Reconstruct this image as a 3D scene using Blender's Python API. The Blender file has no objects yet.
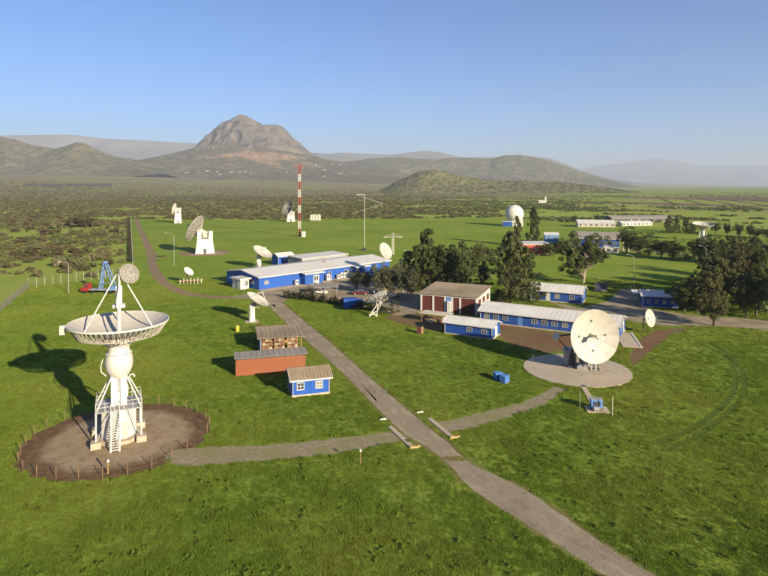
import bpy, math, random
import numpy as np
from mathutils import Vector, Matrix, noise as mnoise

R = math.radians
PI = math.pi
# ------------------------------------------------------------------ camera
FPX = 580.0                       # focal length in pixels of the 768 px wide photograph
CAMH = 31.0
HZ = 185.0
SC = bpy.context.scene
col = SC.collection
cam = bpy.data.cameras.new('camera'); camo = bpy.data.objects.new('camera', cam); col.objects.link(camo)
camo.location = (0, 0, CAMH); camo.rotation_euler = (PI / 2, 0, 0)
cam.sensor_width = 36.0; cam.lens = FPX / 768 * 36.0; cam.shift_y = -(288 - HZ) / 768.0; cam.clip_start = 0.5; cam.clip_end = 200000
SC.camera = camo
# ------------------------------------------------------------------ light
HAZE = 7.8e-5
SUN_EL = 18.5
SUN_DIR2 = (math.cos(R(-50)), math.sin(R(-50)))      # horizontal direction towards the sun
world = bpy.data.worlds.new('World'); SC.world = world; world.use_nodes = True
wn = world.node_tree; wn.nodes.clear()
sky = wn.nodes.new('ShaderNodeTexSky'); sky.sky_type = 'NISHITA'; sky.sun_disc = False
sky.sun_elevation = R(SUN_EL); sky.sun_rotation = math.atan2(SUN_DIR2[0], SUN_DIR2[1])
sky.altitude = 700; sky.air_density = 1.0; sky.dust_density = 0.15; sky.ozone_density = 4.0
bg = wn.nodes.new('ShaderNodeBackground'); bg.inputs['Strength'].default_value = 0.047
wo = wn.nodes.new('ShaderNodeOutputWorld')
tint = wn.nodes.new('ShaderNodeMix'); tint.data_type = 'RGBA'; tint.blend_type = 'MULTIPLY'; tint.inputs[0].default_value = 1.0; tint.inputs[7].default_value = (0.60, 0.92, 1.30, 1)
wn.links.new(sky.outputs[0], tint.inputs[6]); wn.links.new(tint.outputs[2], bg.inputs[0]); wn.links.new(bg.outputs[0], wo.inputs[0])
sl = bpy.data.lights.new('sun', 'SUN'); so = bpy.data.objects.new('sun', sl); col.objects.link(so)
sl.energy = 5.0; sl.angle = R(0.55); sl.color = (1.0, 0.86, 0.64)
sd = Vector((SUN_DIR2[0] * math.cos(R(SUN_EL)), SUN_DIR2[1] * math.cos(R(SUN_EL)), math.sin(R(SUN_EL))))
so.rotation_euler = sd.to_track_quat('Z', 'Y').to_euler()
SC.view_settings.view_transform = 'Standard'; SC.view_settings.look = 'None'
SC.view_settings.exposure = 1.38; SC.view_settings.gamma = 1.0; SC.view_settings.use_curve_mapping = False
SC.render.engine = 'CYCLES'
cy = SC.cycles
cy.use_denoising = True; cy.max_bounces = 6; cy.diffuse_bounces = 2; cy.glossy_bounces = 2
cy.transmission_bounces = 3; cy.transparent_max_bounces = 6; cy.volume_bounces = 0
cy.use_adaptive_sampling = True; cy.adaptive_threshold = 0.02

rng = random.Random(7)
nrg = np.random.default_rng(11)

# ------------------------------------------------------------------ pixel -> place
def ray(px, py):
    return ((px - 384) / FPX, 1.0, -(py - HZ) / FPX)
def G(px, py, z=0.0):
    """point of height z seen at that pixel of the photograph"""
    X, Y, Z = ray(px, py); t = (z - CAMH) / Z
    return Vector((X * t, Y * t, z))
def AT(px, py, Y):
    """point at forward distance Y seen at that pixel"""
    X, y, Z = ray(px, py); t = Y / y
    return Vector((X * t, Y, CAMH + Z * t))
def depth(p):
    return p[1]

# ------------------------------------------------------------------ materials
MATS = {}
def nd(nt, t, **kw):
    n = nt.nodes.new(t)
    for k, v in kw.items(): setattr(n, k, v)
    return n
def c4(c): return (c[0], c[1], c[2], 1.0)
def mat(name, c1, c2=None, scale=1.0, rough=0.7, bump=0.0, bscale=None, metal=0.0, c3=None, wave=None, spec=0.3, detail=6.0, rand=0.0, coords='Object', trans=0.0, dirt=None):
    if name in MATS: return MATS[name]
    m = bpy.data.materials.new(name); MATS[name] = m; m.use_nodes = True
    nt = m.node_tree; p = nt.nodes['Principled BSDF']; L = nt.links.new
    p.inputs['Roughness'].default_value = rough; p.inputs['Metallic'].default_value = metal
    p.inputs['Specular IOR Level'].default_value = spec
    c2 = c2 or tuple(x * 0.8 for x in c1)
    tc = nd(nt, 'ShaderNodeTexCoord')
    src = nd(nt, 'ShaderNodeNewGeometry').outputs['Position'] if coords == 'World' else tc.outputs[coords]
    n1 = nd(nt, 'ShaderNodeTexNoise'); n1.inputs['Scale'].default_value = scale; n1.inputs['Detail'].default_value = detail
    n1.inputs['Roughness'].default_value = 0.62
    L(src, n1.inputs['Vector'])
    rp = nd(nt, 'ShaderNodeValToRGB'); L(n1.outputs['Fac'], rp.inputs[0])
    rp.color_ramp.elements[0].position = 0.34; rp.color_ramp.elements[0].color = c4(c2)
    rp.color_ramp.elements[1].position = 0.66; rp.color_ramp.elements[1].color = c4(c1)
    out = rp.outputs[0]
    if c3:
        n2 = nd(nt, 'ShaderNodeTexNoise'); n2.inputs['Scale'].default_value = scale * 0.17; n2.inputs['Detail'].default_value = 5
        L(src, n2.inputs['Vector'])
        r2 = nd(nt, 'ShaderNodeValToRGB'); L(n2.outputs['Fac'], r2.inputs[0])
        r2.color_ramp.elements[0].position = 0.42; r2.color_ramp.elements[0].color = (0, 0, 0, 1)
        r2.color_ramp.elements[1].position = 0.62; r2.color_ramp.elements[1].color = (1, 1, 1, 1)
        mx = nd(nt, 'ShaderNodeMix', data_type='RGBA'); L(r2.outputs[0], mx.inputs[0]); L(out, mx.inputs[6]); mx.inputs[7].default_value = c4(c3)
        out = mx.outputs[2]
    if rand > 0:
        oi = nd(nt, 'ShaderNodeObjectInfo'); hs = nd(nt, 'ShaderNodeHueSaturation')
        ma = nd(nt, 'ShaderNodeMapRange'); L(oi.outputs['Random'], ma.inputs[0])
        ma.inputs[3].default_value = 1 - rand; ma.inputs[4].default_value = 1 + rand
        L(ma.outputs[0], hs.inputs['Value']); L(out, hs.inputs['Color'])
        mh = nd(nt, 'ShaderNodeMapRange'); L(oi.outputs['Random'], mh.inputs[0])
        mh.inputs[3].default_value = 0.5 - rand * 0.07; mh.inputs[4].default_value = 0.5 + rand * 0.04
        L(mh.outputs[0], hs.inputs['Hue'])
        out = hs.outputs[0]
    L(out, p.inputs['Base Color'])
    if trans:
        tl = nd(nt, 'ShaderNodeBsdfTranslucent'); ms = nd(nt, 'ShaderNodeMixShader'); ms.inputs[0].default_value = trans
        L(out, tl.inputs[0]); L(p.outputs[0], ms.inputs[1]); L(tl.outputs[0], ms.inputs[2])
        L(ms.outputs[0], nt.nodes['Material Output'].inputs[0])
    if bump or wave:
        b = nd(nt, 'ShaderNodeBump'); b.inputs['Distance'].default_value = 0.1; b.inputs['Strength'].default_value = bump or 0.3
        if wave:
            w = nd(nt, 'ShaderNodeTexWave', bands_direction=wave[0]); w.inputs['Scale'].default_value = wave[1]
            w.inputs['Distortion'].default_value = 0.0
            L(src, w.inputs['Vector']); L(w.outputs['Fac'], b.inputs['Height'])
        else:
            n3 = nd(nt, 'ShaderNodeTexNoise'); n3.inputs['Scale'].default_value = bscale or scale * 4; n3.inputs['Detail'].default_value = 8
            L(src, n3.inputs['Vector']); L(n3.outputs['Fac'], b.inputs['Height'])
        L(b.outputs[0], p.inputs['Normal'])
    return m

M_WHITE = mat('white_paint', (.60, .565, .495), (.50, .47, .41), 0.9, 0.55)
M_DISH = mat('dish_paint', (.47, .435, .36), (.41, .375, .31), 0.5, 0.5, c3=(.39, .355, .29))
M_DISHGREY = mat('grey_dish_mesh', (.205, .195, .165), (.15, .143, .122), 0.6, 0.65)
M_TRUSS = mat('truss_paint', (.50, .46, .385), (.36, .33, .27), 1.2, 0.6)
M_BLUE = mat('blue_paint', (.019, .092, .39), (.015, .076, .33), 0.5, 0.6, bump=0.25, c3=(.022, .082, .32), wave=('X', 3.0))
M_BLUED = mat('blue_paint_old', (.016, .068, .30), (.013, .055, .25), 0.6, 0.6, c3=(.032, .085, .27))
M_BLUEL = mat('light_blue_paint', (.105, .235, .50), (.085, .19, .42), 0.8, 0.6)
M_ROOFW = mat('white_metal_roof', (.66, .64, .58), (.54, .52, .47), 0.35, 0.55, c3=(.60, .56, .49))
M_ROOFG = mat('grey_metal_roof', (.30, .27, .23), (.22, .20, .17), 0.5, 0.85, c3=(.26, .23, .19), spec=.1)
M_ROOFB = mat('weathered_roof', (.29, .225, .150), (.21, .165, .11), 0.5, 0.92, c3=(.34, .27, .185), spec=.1)
M_RUST = mat('orange_container', (.270, .086, .034), (.22, .070, .029), 0.8, 0.7, c3=(.245, .09, .042))
M_REDWALL = mat('maroon_panel', (.11, .030, .024), (.085, .024, .02), 0.6, 0.7)
M_REDBLD = mat('red_wall', (.42, .085, .05), (.34, .07, .045), 0.4, 0.7)
M_GLASS = mat('window_glass', (.05, .065, .085), (.035, .045, .06), 0.6, 0.12, spec=0.6)
M_CURTAIN = mat('curtain', (.26, .25, .22), (.18, .17, .155), 1.5, 0.5)
M_WINF = mat('window_frame_paint', (.40, .39, .36), (.33, .32, .30), 1.0, 0.6)
M_DARK = mat('dark_steel', (.075, .080, .085), (.05, .05, .055), 1.0, 0.5)
M_GREY = mat('grey_steel', (.32, .32, .31), (.24, .24, .23), 1.0, 0.5)
M_CONC = mat('concrete', (.47, .385, .275), (.38, .31, .22), 0.7, 0.85, bump=0.2, c3=(.40, .325, .23))
M_WOOD = mat('wood', (.36, .22, .10), (.26, .15, .07), 2.0, 0.8)
M_POST = mat('rusty_post', (.26, .15, .085), (.19, .11, .06), 3.0, 0.8)
M_YEL = mat('yellow_paint', (.72, .45, .04), (.62, .38, .03), 1.0, 0.5)
M_RED = mat('red_paint', (.30, .028, .018), (.25, .024, .016), 1.0, 0.4)
M_MASTR = mat('mast_red', (.30, .075, .045), (.25, .06, .04), 1.0, 0.5)
M_CARRED = mat('car_red', (.095, .014, .016), (.08, .012, .014), 1.0, 0.25, spec=0.6)
M_TYRE = mat('tyre', (.02, .02, .02), (.015, .015, .015), 2.0, 0.8)
M_TRUNK = mat('bark', (.14, .10, .07), (.09, .065, .045), 3.0, 0.9, rand=0.2)
M_PALETRUNK = mat('pale_bark', (.34, .27, .20), (.24, .19, .14), 2.0, 0.9)
M_LEAFD = mat('dark_leaves', (.125, .155, .055), (.075, .096, .033), 0.7, 0.7, rand=0.28, trans=0.32, detail=2, spec=.02)
M_LEAFG = mat('grey_green_leaves', (.150, .155, .085), (.090, .098, .052), 0.6, 0.7, rand=0.25, trans=0.32, detail=2, spec=.02)
M_LEAFB = mat('brown_green_leaves', (.138, .142, .060), (.084, .088, .037), 0.6, 0.75, rand=0.28, trans=0.32, detail=2, spec=.02)
M_LEAFL = mat('bright_leaves', (.15, .19, .040), (.085, .12, .026), 0.6, 0.7, rand=0.2, trans=0.32, detail=2, spec=.02)
M_HEDGE = mat('hedge_leaves', (.095, .088, .042), (.055, .055, .026), 0.8, 0.75, rand=0.2, trans=0.32, detail=2, spec=.02)
M_SCRUB = mat('scrub_leaves', (.205, .172, .092), (.135, .118, .060), 0.5, 0.8, rand=0.4, trans=0.32, detail=2, spec=.02)
M_SCRUBG = mat('green_scrub_leaves', (.190, .210, .078), (.125, .148, .052), 0.5, 0.8, rand=0.35, trans=0.32, detail=2, spec=.02)
M_GRASS = mat('grass_blades', (.152, .232, .027), (.106, .170, .021), 0.22, 0.85, rand=0.30, trans=0.32, coords='World', c3=(.212, .250, .040), spec=.02)

# ------------------------------------------------------------------ mesh building
class MB:
    def __init__(s): s.v = []; s.f = []
    def add(s, vs, fs):
        o = len(s.v); s.v += [tuple(v) for v in vs]; s.f += [tuple(i + o for i in f) for f in fs]; return s
    def box(s, x0, x1, y0, y1, z0, z1, m=None):
        vs = [Vector(p) for p in ((x0, y0, z0), (x1, y0, z0), (x1, y1, z0), (x0, y1, z0), (x0, y0, z1), (x1, y0, z1), (x1, y1, z1), (x0, y1, z1))]
        if m: vs = [m @ v for v in vs]
        return s.add(vs, [(3, 2, 1, 0), (4, 5, 6, 7), (0, 1, 5, 4), (1, 2, 6, 5), (2, 3, 7, 6), (3, 0, 4, 7)])
    def bar(s, a, b, w, h=None, up=(0, 0, 1)):
        a = Vector(a); b = Vector(b); h = h or w; d = (b - a).normalized(); u = Vector(up)
        if abs(d.dot(u)) > .98: u = Vector((0, 1, 0))
        x = d.cross(u).normalized() * (w / 2); y = x.cross(d).normalized() * (h / 2)
        return s.add([a - x - y, a + x - y, a + x + y, a - x + y, b - x - y, b + x - y, b + x + y, b - x + y],
                     [(0, 1, 2, 3), (7, 6, 5, 4), (4, 5, 1, 0), (5, 6, 2, 1), (6, 7, 3, 2), (7, 4, 0, 3)])
    def tube(s, a, b, r0, r1=None, n=8, cap=True):
        a = Vector(a); b = Vector(b); r1 = r0 if r1 is None else r1; d = (b - a).normalized()
        u = Vector((0, 0, 1)) if abs(d.z) < .95 else Vector((1, 0, 0))
        x = d.cross(u).normalized(); y = x.cross(d)
        vs = []
        for p, r in ((a, r0), (b, r1)):
            for i in range(n):
                t = 2 * PI * i / n; vs.append(p + (x * math.cos(t) + y * math.sin(t)) * r)
        fs = [((i + 1) % n, i, i + n, (i + 1) % n + n) for i in range(n)]
        if cap: fs += [tuple(range(n)), tuple(reversed(range(n, 2 * n)))]
        return s.add(vs, fs)
    def path(s, pts, r, n=6):
        for a, b in zip(pts[:-1], pts[1:]): s.tube(a, b, r, r, n)
        return s
    def lathe(s, prof, n=24, m=None, a0=0.0, a1=2 * PI, closed=False):
        full = abs(a1 - a0 - 2 * PI) < 1e-6
        k = n if full else n + 1
        vs = []
        for i in range(k):
            t = a0 + (a1 - a0) * i / n
            for r, z in prof:
                v = Vector((r * math.cos(t), r * math.sin(t), z)); vs.append(m @ v if m else v)
        q = len(prof); fs = []
        for i in range(n):
            j = (i + 1) % k
            for a in range(q if closed else q - 1):
                b = (a + 1) % q
                if prof[a][0] < 1e-6 and prof[b][0] < 1e-6: continue
                if prof[a][0] < 1e-6: fs.append((i * q + a, j * q + b, i * q + b))
                elif prof[b][0] < 1e-6: fs.append((i * q + a, j * q + a, i * q + b))
                else: fs.append((i * q + a, j * q + a, j * q + b, i * q + b))
        if not full and closed:
            fs.append(tuple(reversed(range(q)))); fs.append(tuple(range((k - 1) * q, k * q)))
        return s.add(vs, fs)
    def prism(s, poly, z0, z1):
        n = len(poly)
        return s.add([(x, y, z0) for x, y in poly] + [(x, y, z1) for x, y in poly],
                     [tuple(reversed(range(n))), tuple(range(n, 2 * n))] + [(i, (i + 1) % n, (i + 1) % n + n, i + n) for i in range(n)])
    def mesh(s, name, m, smooth=None):
        me = bpy.data.meshes.new(name); me.from_pydata(s.v, [], s.f); me.update()
        if m: me.materials.append(m)
        if smooth is not None and len(me.polygons):
            me.polygons.foreach_set('use_smooth', [True] * len(me.polygons))
            try: me.set_sharp_from_angle(angle=R(smooth))
            except Exception: pass
        return me
    def build(s, name, m, parent=None, mtx=None, smooth=None):
        return link(name, s.mesh(name, m, smooth), parent, mtx)
def link(name, me, parent=None, mtx=None):
    o = bpy.data.objects.new(name, me); col.objects.link(o); o.parent = parent
    if mtx is not None: o.matrix_local = mtx
    return o
def tag(o, label=None, cat=None, group=None, kind=None):
    if label: o['label'] = label
    if cat: o['category'] = cat
    if group: o['group'] = group
    if kind: o['kind'] = kind
    return o
def thing(name, label, cat, loc, rz=0.0, group=None):
    o = bpy.data.objects.new(name, None); col.objects.link(o); o.location = loc; o.rotation_euler = (0, 0, rz)
    o.empty_display_size = 0.5
    return tag(o, label, cat, group)
def kids(o): return [c for c in KID.get(o.name, [])]
def copy_tree(o, parent=None):
    c = o.copy(); col.objects.link(c); c.parent = parent
    for ch in list(o.children): copy_tree(ch, c)
    return c
def struct(name, mb, m, mtx=None, smooth=None):
    return tag(mb.build(name, m, None, mtx, smooth), kind='structure')
def frame_to(origin, zaxis, up=(0, 0, 1)):
    z = Vector(zaxis).normalized(); u = Vector(up)
    if abs(z.dot(u)) > .97: u = Vector((0, 1, 0))
    x = u.cross(z).normalized(); y = z.cross(x)
    m = Matrix((x, y, z)).transposed().to_4x4(); m.translation = Vector(origin); return m
def fbm(x, y, s, seed=0.0, o=5):
    return mnoise.fractal(Vector((x * s, y * s, seed)), 1.0, 2.0, o)
# ------------------------------------------------------------------ terrain
def rise(x, y):
    d = -0.8 * x + 0.6 * y - 1200.0
    return 0.0 if d <= 0 else 260.0 * (1 - math.exp(-d * d / (d + 900.0) * 0.055 / 260.0))
def inpoly(X, Y, poly):
    X = np.asarray(X, float); Y = np.asarray(Y, float); r = np.zeros(X.shape, bool); n = len(poly)
    for i in range(n):
        x0, y0 = poly[i][0], poly[i][1]; x1, y1 = poly[(i + 1) % n][0], poly[(i + 1) % n][1]
        if y0 == y1: continue
        c = ((y0 > Y) != (y1 > Y)) & (X < (x1 - x0) * (Y - y0) / (y1 - y0) + x0); r ^= c
    return r
def gp(pts): return [(G(*p).x, G(*p).y) for p in pts]
LAWN = gp([(-700, 420), (-200, 372), (0, 312), (27, 287), (85, 281), (124, 272), (128, 219), (230, 219.6), (330, 219.3), (420, 218.6), (500, 217.5), (545, 220), (560, 222), (640, 226), (768, 233), (1000, 240)]) + [(600, 0), (300, -200), (-300, -200)]
secs = sorted(set([round(a, 3) for a in np.linspace(43, 137, 330)] + [round(a, 3) for a in np.linspace(137, 403, 70)]))[:-1]
rads = [6.0] + [18 * (40000 / 18) ** (i / 190.0) for i in range(191)]
gv = [(0, 0, 0)]; ga = []
for r in rads:
    for a in secs:
        x = r * math.cos(R(a)); y = r * math.sin(R(a))
        gv.append((x, y, rise(x, y) + (0 if r < 900 else 6.0 * min(1, (r - 900) / 2500.) * fbm(x, y, 1 / 900., 3.1, 3))))
ns = len(secs); gf = [(0, 1 + i, 1 + (i + 1) % ns) for i in range(ns)]
for k in range(len(rads) - 1):
    o = 1 + k * ns
    gf += [(o + i, o + ns + i, o + ns + (i + 1) % ns, o + (i + 1) % ns) for i in range(ns)]
gx = np.array([v[0] for v in gv]); gy = np.array([v[1] for v in gv])
lawn = inpoly(gx, gy, LAWN).astype(np.float32)
green = np.zeros(len(gv), np.float32); far = np.clip((np.hypot(gx, gy) - 600) / 900., 0, 1).astype(np.float32)
for i, (x, y, z) in enumerate(gv):
    r = math.hypot(x, y); t = x / max(y, 1.0) if y > 0 else 0
    g = 0.95 if r < 560 else max(0.36, 0.95 - (r - 560) / 1500.)
    if t > 0.1: g = max(g, min(0.74, 0.3 + (t - 0.1) * 1.9))
    green[i] = g + 0.35 * fbm(x, y, 1 / 260., 9.0, 4)
gm = bpy.data.meshes.new('ground'); gm.from_pydata(gv, [], gf); gm.update()
for nm, ar in (('lawn', lawn), ('green', green), ('far', far)):
    at_ = gm.attributes.new(nm, 'FLOAT', 'POINT'); at_.data.foreach_set('value', ar.astype(np.float32))
gm.polygons.foreach_set('use_smooth', [True] * len(gm.polygons))

def ground_material():
    m = bpy.data.materials.new('grassland'); m.use_nodes = True; nt = m.node_tree; L = nt.links.new
    p = nt.nodes['Principled BSDF']; p.inputs['Roughness'].default_value = 0.9; p.inputs['Specular IOR Level'].default_value = 0.02
    tc = nd(nt, 'ShaderNodeTexCoord'); P_ = tc.outputs['Object']
    def noise(s, d=6, ro=0.6):
        n = nd(nt, 'ShaderNodeTexNoise'); n.inputs['Scale'].default_value = s; n.inputs['Detail'].default_value = d; n.inputs['Roughness'].default_value = ro
        L(P_, n.inputs['Vector']); return n.outputs['Fac']
    def ramp(f, stops):
        r = nd(nt, 'ShaderNodeValToRGB'); L(f, r.inputs[0]); e = r.color_ramp.elements
        e[0].position, e[0].color = stops[0][0], c4(stops[0][1]); e[1].position, e[1].color = stops[-1][0], c4(stops[-1][1])
        for q, c in stops[1:-1]:
            k = e.new(q); k.color = c4(c)
        return r.outputs[0]
    def mix(f, a, b, mode='MIX'):
        x = nd(nt, 'ShaderNodeMix', data_type='RGBA', blend_type=mode); L(f, x.inputs[0]) if not isinstance(f, float) else None
        if isinstance(f, float): x.inputs[0].default_value = f
        L(a, x.inputs[6]); L(b, x.inputs[7]); return x.outputs[2]
    big = ramp(noise(0.022, 5), [(.32, (.165, .242, .030)), (.5, (.205, .275, .038)), (.68, (.262, .300, .054))])
    med = ramp(noise(0.35, 8, .7), [(.3, (.74, .78, .7)), (.5, (1, 1, 1)), (.72, (1.15, 1.12, 1.05))])
    fin = ramp(noise(3.2, 6, .7), [(.3, (.62, .66, .6)), (.55, (1, 1, 1)), (.75, (1.2, 1.15, 1.1))])
    lawnc = mix(1.0, mix(1.0, big, med, 'MULTIPLY'), fin, 'MULTIPLY')
    dry = nd(nt, 'ShaderNodeRGB'); dry.outputs[0].default_value = (.27, .215, .085, 1)
    pt = nd(nt, 'ShaderNodeMapRange'); L(noise(0.07, 9, .7), pt.inputs[0]); pt.inputs[1].default_value = .60; pt.inputs[2].default_value = .74; pt.inputs[4].default_value = .75
    lawnc = mix(pt.outputs[0], lawnc, dry.outputs[0])
    bare = ramp(noise(0.05, 8, .7), [(.35, (.195, .160, .090)), (.65, (.255, .220, .120))])
    grs = ramp(noise(0.03, 8, .7), [(.3, (.215, .285, .042)), (.7, (.300, .325, .072))])
    at1 = nd(nt, 'ShaderNodeAttribute', attribute_name='green'); at2 = nd(nt, 'ShaderNodeAttribute', attribute_name='lawn')
    ad = nd(nt, 'ShaderNodeMath', operation='ADD'); L(at1.outputs['Fac'], ad.inputs[0])
    nn = nd(nt, 'ShaderNodeMapRange'); L(noise(0.012, 8, .7), nn.inputs[0]); nn.inputs[1].default_value = .3; nn.inputs[2].default_value = .7; nn.inputs[3].default_value = -.5; nn.inputs[4].default_value = .5
    L(nn.outputs[0], ad.inputs[1])
    gr = nd(nt, 'ShaderNodeMapRange'); L(ad.outputs[0], gr.inputs[0]); gr.inputs[1].default_value = .3; gr.inputs[2].default_value = .75
    scr = mix(gr.outputs[0], bare, grs)
    # shrubs too far away to tell apart
    vo = nd(nt, 'ShaderNodeTexVoronoi'); vo.inputs['Scale'].default_value = 0.075; L(P_, vo.inputs['Vector'])
    sp = ramp(vo.outputs['Distance'], [(.25, (.50, .52, .48)), (.58, (1, 1, 1))])
    at3 = nd(nt, 'ShaderNodeAttribute', attribute_name='far'); scr = mix(at3.outputs['Fac'], scr, mix(1.0, scr, sp, 'MULTIPLY'))
    colr = mix(at2.outputs['Fac'], scr, lawnc)
    L(colr, p.inputs['Base Color'])
    b = nd(nt, 'ShaderNodeBump'); b.inputs['Strength'].default_value = 0.45; b.inputs['Distance'].default_value = 0.25
    ms = nd(nt, 'ShaderNodeMath', operation='ADD'); L(noise(0.8, 9, .72), ms.inputs[0]); L(noise(6.0, 5, .7), ms.inputs[1])
    L(ms.outputs[0], b.inputs['Height']); L(b.outputs[0], p.inputs['Normal'])
    return m
M_GROUND = ground_material(); gm.materials.append(M_GROUND)
tag(link('ground', gm), kind='structure')

# ------------------------------------------------------------------ hills and mountains
def hill_material(name, veg, veg2, rock, rock2, scar=None, vs=0.02, rockamt=0.5, sp=0.0):
    m = bpy.data.materials.new(name); m.use_nodes = True; nt = m.node_tree; L = nt.links.new
    p = nt.nodes['Principled BSDF']; p.inputs['Roughness'].default_value = 0.95; p.inputs['Specular IOR Level'].default_value = 0.01
    tc = nd(nt, 'ShaderNodeTexCoord'); P_ = tc.outputs['Object']
    def noise(s, d=8, ro=.65):
        n = nd(nt, 'ShaderNodeTexNoise'); n.inputs['Scale'].default_value = s; n.inputs['Detail'].default_value = d; n.inputs['Roughness'].default_value = ro
        L(P_, n.inputs['Vector']); return n.outputs['Fac']
    def ramp(f, a, b, ca, cb):
        r = nd(nt, 'ShaderNodeValToRGB'); L(f, r.inputs[0]); e = r.color_ramp.elements
        e[0].position = a; e[0].color = c4(ca); e[1].position = b; e[1].color = c4(cb); return r.outputs[0]
    v = ramp(noise(vs), .38, .62, veg, veg2)
    k = ramp(noise(vs * .8), .35, .65, rock2, rock)
    at_ = nd(nt, 'ShaderNodeAttribute', attribute_name='rock')
    ad = nd(nt, 'ShaderNodeMath', operation='ADD'); L(at_.outputs['Fac'], ad.inputs[0])
    n0 = nd(nt, 'ShaderNodeMapRange'); L(noise(vs * .35), n0.inputs[0]); n0.inputs[1].default_value = .3; n0.inputs[2].default_value = .7; n0.inputs[3].default_value = -.4; n0.inputs[4].default_value = .4
    L(n0.outputs[0], ad.inputs[1])
    mr = nd(nt, 'ShaderNodeMapRange'); L(ad.outputs[0], mr.inputs[0]); mr.inputs[1].default_value = rockamt - .15; mr.inputs[2].default_value = rockamt + .15
    mx = nd(nt, 'ShaderNodeMix', data_type='RGBA'); L(mr.outputs[0], mx.inputs[0]); L(v, mx.inputs[6]); L(k, mx.inputs[7]); out = mx.outputs[2]
    if scar:
        a2 = nd(nt, 'ShaderNodeAttribute', attribute_name='scar')
        ad2 = nd(nt, 'ShaderNodeMath', operation='ADD'); L(a2.outputs['Fac'], ad2.inputs[0])
        n1 = nd(nt, 'ShaderNodeMapRange'); L(noise(vs * .45, 9, .72), n1.inputs[0]); n1.inputs[1].default_value = .3; n1.inputs[2].default_value = .7; n1.inputs[3].default_value = -.7; n1.inputs[4].default_value = .7
        L(n1.outputs[0], ad2.inputs[1])
        m2 = nd(nt, 'ShaderNodeMapRange'); L(ad2.outputs[0], m2.inputs[0]); m2.inputs[1].default_value = .5; m2.inputs[2].default_value = .85
        x2 = nd(nt, 'ShaderNodeMix', data_type='RGBA'); L(m2.outputs[0], x2.inputs[0]); L(out, x2.inputs[6]); x2.inputs[7].default_value = c4(scar); out = x2.outputs[2]
    if sp:
        vo = nd(nt, 'ShaderNodeTexVoronoi'); vo.inputs['Scale'].default_value = sp; L(P_, vo.inputs['Vector'])
        s_ = ramp(vo.outputs['Distance'], .25, .6, (.45, .48, .45), (1, 1, 1))
        x3 = nd(nt, 'ShaderNodeMix', data_type='RGBA', blend_type='MULTIPLY'); x3.inputs[0].default_value = 0.8; L(out, x3.inputs[6]); L(s_, x3.inputs[7]); out = x3.outputs[2]
    L(out, p.inputs['Base Color'])
    b = nd(nt, 'ShaderNodeBump'); b.inputs['Strength'].default_value = 0.6; b.inputs['Distance'].default_value = 0.25 / vs
    L(noise(vs * 1.5), b.inputs['Height']); L(b.outputs[0], p.inputs['Normal'])
    return m

def hill(name, prof, D, foot, m, nx=200, ny=90, wf=2.4, rough=0.12, fs=None, seed=0.0, sharp=1.15, base_px=None, scar=None):
    """a range whose crest passes through the outline at distance D; it falls off to both sides and meets the ground"""
    pts = [AT(px, py, D) for px, py in prof]
    xs = [p.x for p in pts]; zs = [p.z for p in pts]
    W = wf * max(z - rise(x, D) for x, z in zip(xs, zs)); fs = fs or 1.0 / W
    x0, x1 = xs[0], xs[-1]
    v = []; rk = []; sc_ = []
    for j in range(ny + 1):
        q = -1.0 + 2.0 * j / ny
        for i in range(nx + 1):
            x = x0 + (x1 - x0) * i / nx; y = D + q * W
            n1 = fbm(x, y, fs * 2.2, seed, 4)
            xx = x + W * .10 * n1 * min(1, abs(q) * 3)
            z = np.interp(xx, xs, zs); base = rise(x, y) - foot
            h = max(0.0, z - base)
            s = max(0.0, 1 - abs(q) * (1 + 0.18 * fbm(x, y, fs * 1.3, seed + 5, 3)))
            rid = mnoise.ridged_multi_fractal(Vector((x * fs * 1.9, y * fs * 1.5, seed)), 1.0, 2.1, 6, 1.0, 2.0) - 1.0
            k = s ** sharp
            hh = h * k * (1 + rough * rid * min(1.0, (1 - k) * 2.4 + .04)) + h * .03 * n1
            e = min(1, i / (nx * .12), (nx - i) / (nx * .12)); e = e * e * (3 - 2 * e)
            v.append((x, y, base + hh * (e if e < 1 else 1) - (1 - e) * 3)); rk.append(k + .35 * rid)
            sc_.append(scar(x, y, k) if scar else 0)
    f = [(j * (nx + 1) + i, j * (nx + 1) + i + 1, (j + 1) * (nx + 1) + i + 1, (j + 1) * (nx + 1) + i) for j in range(ny) for i in range(nx)]
    me = bpy.data.meshes.new(name); me.from_pydata(v, [], f); me.update()
    a = me.attributes.new('rock', 'FLOAT', 'POINT'); a.data.foreach_set('value', np.array(rk, np.float32))
    a = me.attributes.new('scar', 'FLOAT', 'POINT'); a.data.foreach_set('value', np.array(sc_, np.float32))
    me.polygons.foreach_set('use_smooth', [True] * len(me.polygons)); me.materials.append(m)
    return tag(link(name, me), kind='structure')

MH_ROCK = hill_material('mountain_rock', (.085, .080, .055), (.055, .057, .042), (.165, .132, .100), (.060, .052, .046), scar=(.25, .175, .105), vs=.012, rockamt=.42)
MH_DRY = hill_material('dry_hills', (.105, .100, .050), (.150, .135, .070), (.16, .12, .075), (.11, .09, .055), vs=.010, rockamt=1.1, sp=.022)
MH_GREEN = hill_material('green_hill', (.155, .155, .065), (.205, .190, .088), (.16, .13, .07), (.12, .10, .055), vs=.03, rockamt=1.25, sp=.045)
MH_FAR = hill_material('far_mountains', (.10, .095, .075), (.14, .12, .09), (.18, .15, .12), (.12, .10, .08), vs=.002, rockamt=.6)

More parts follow.
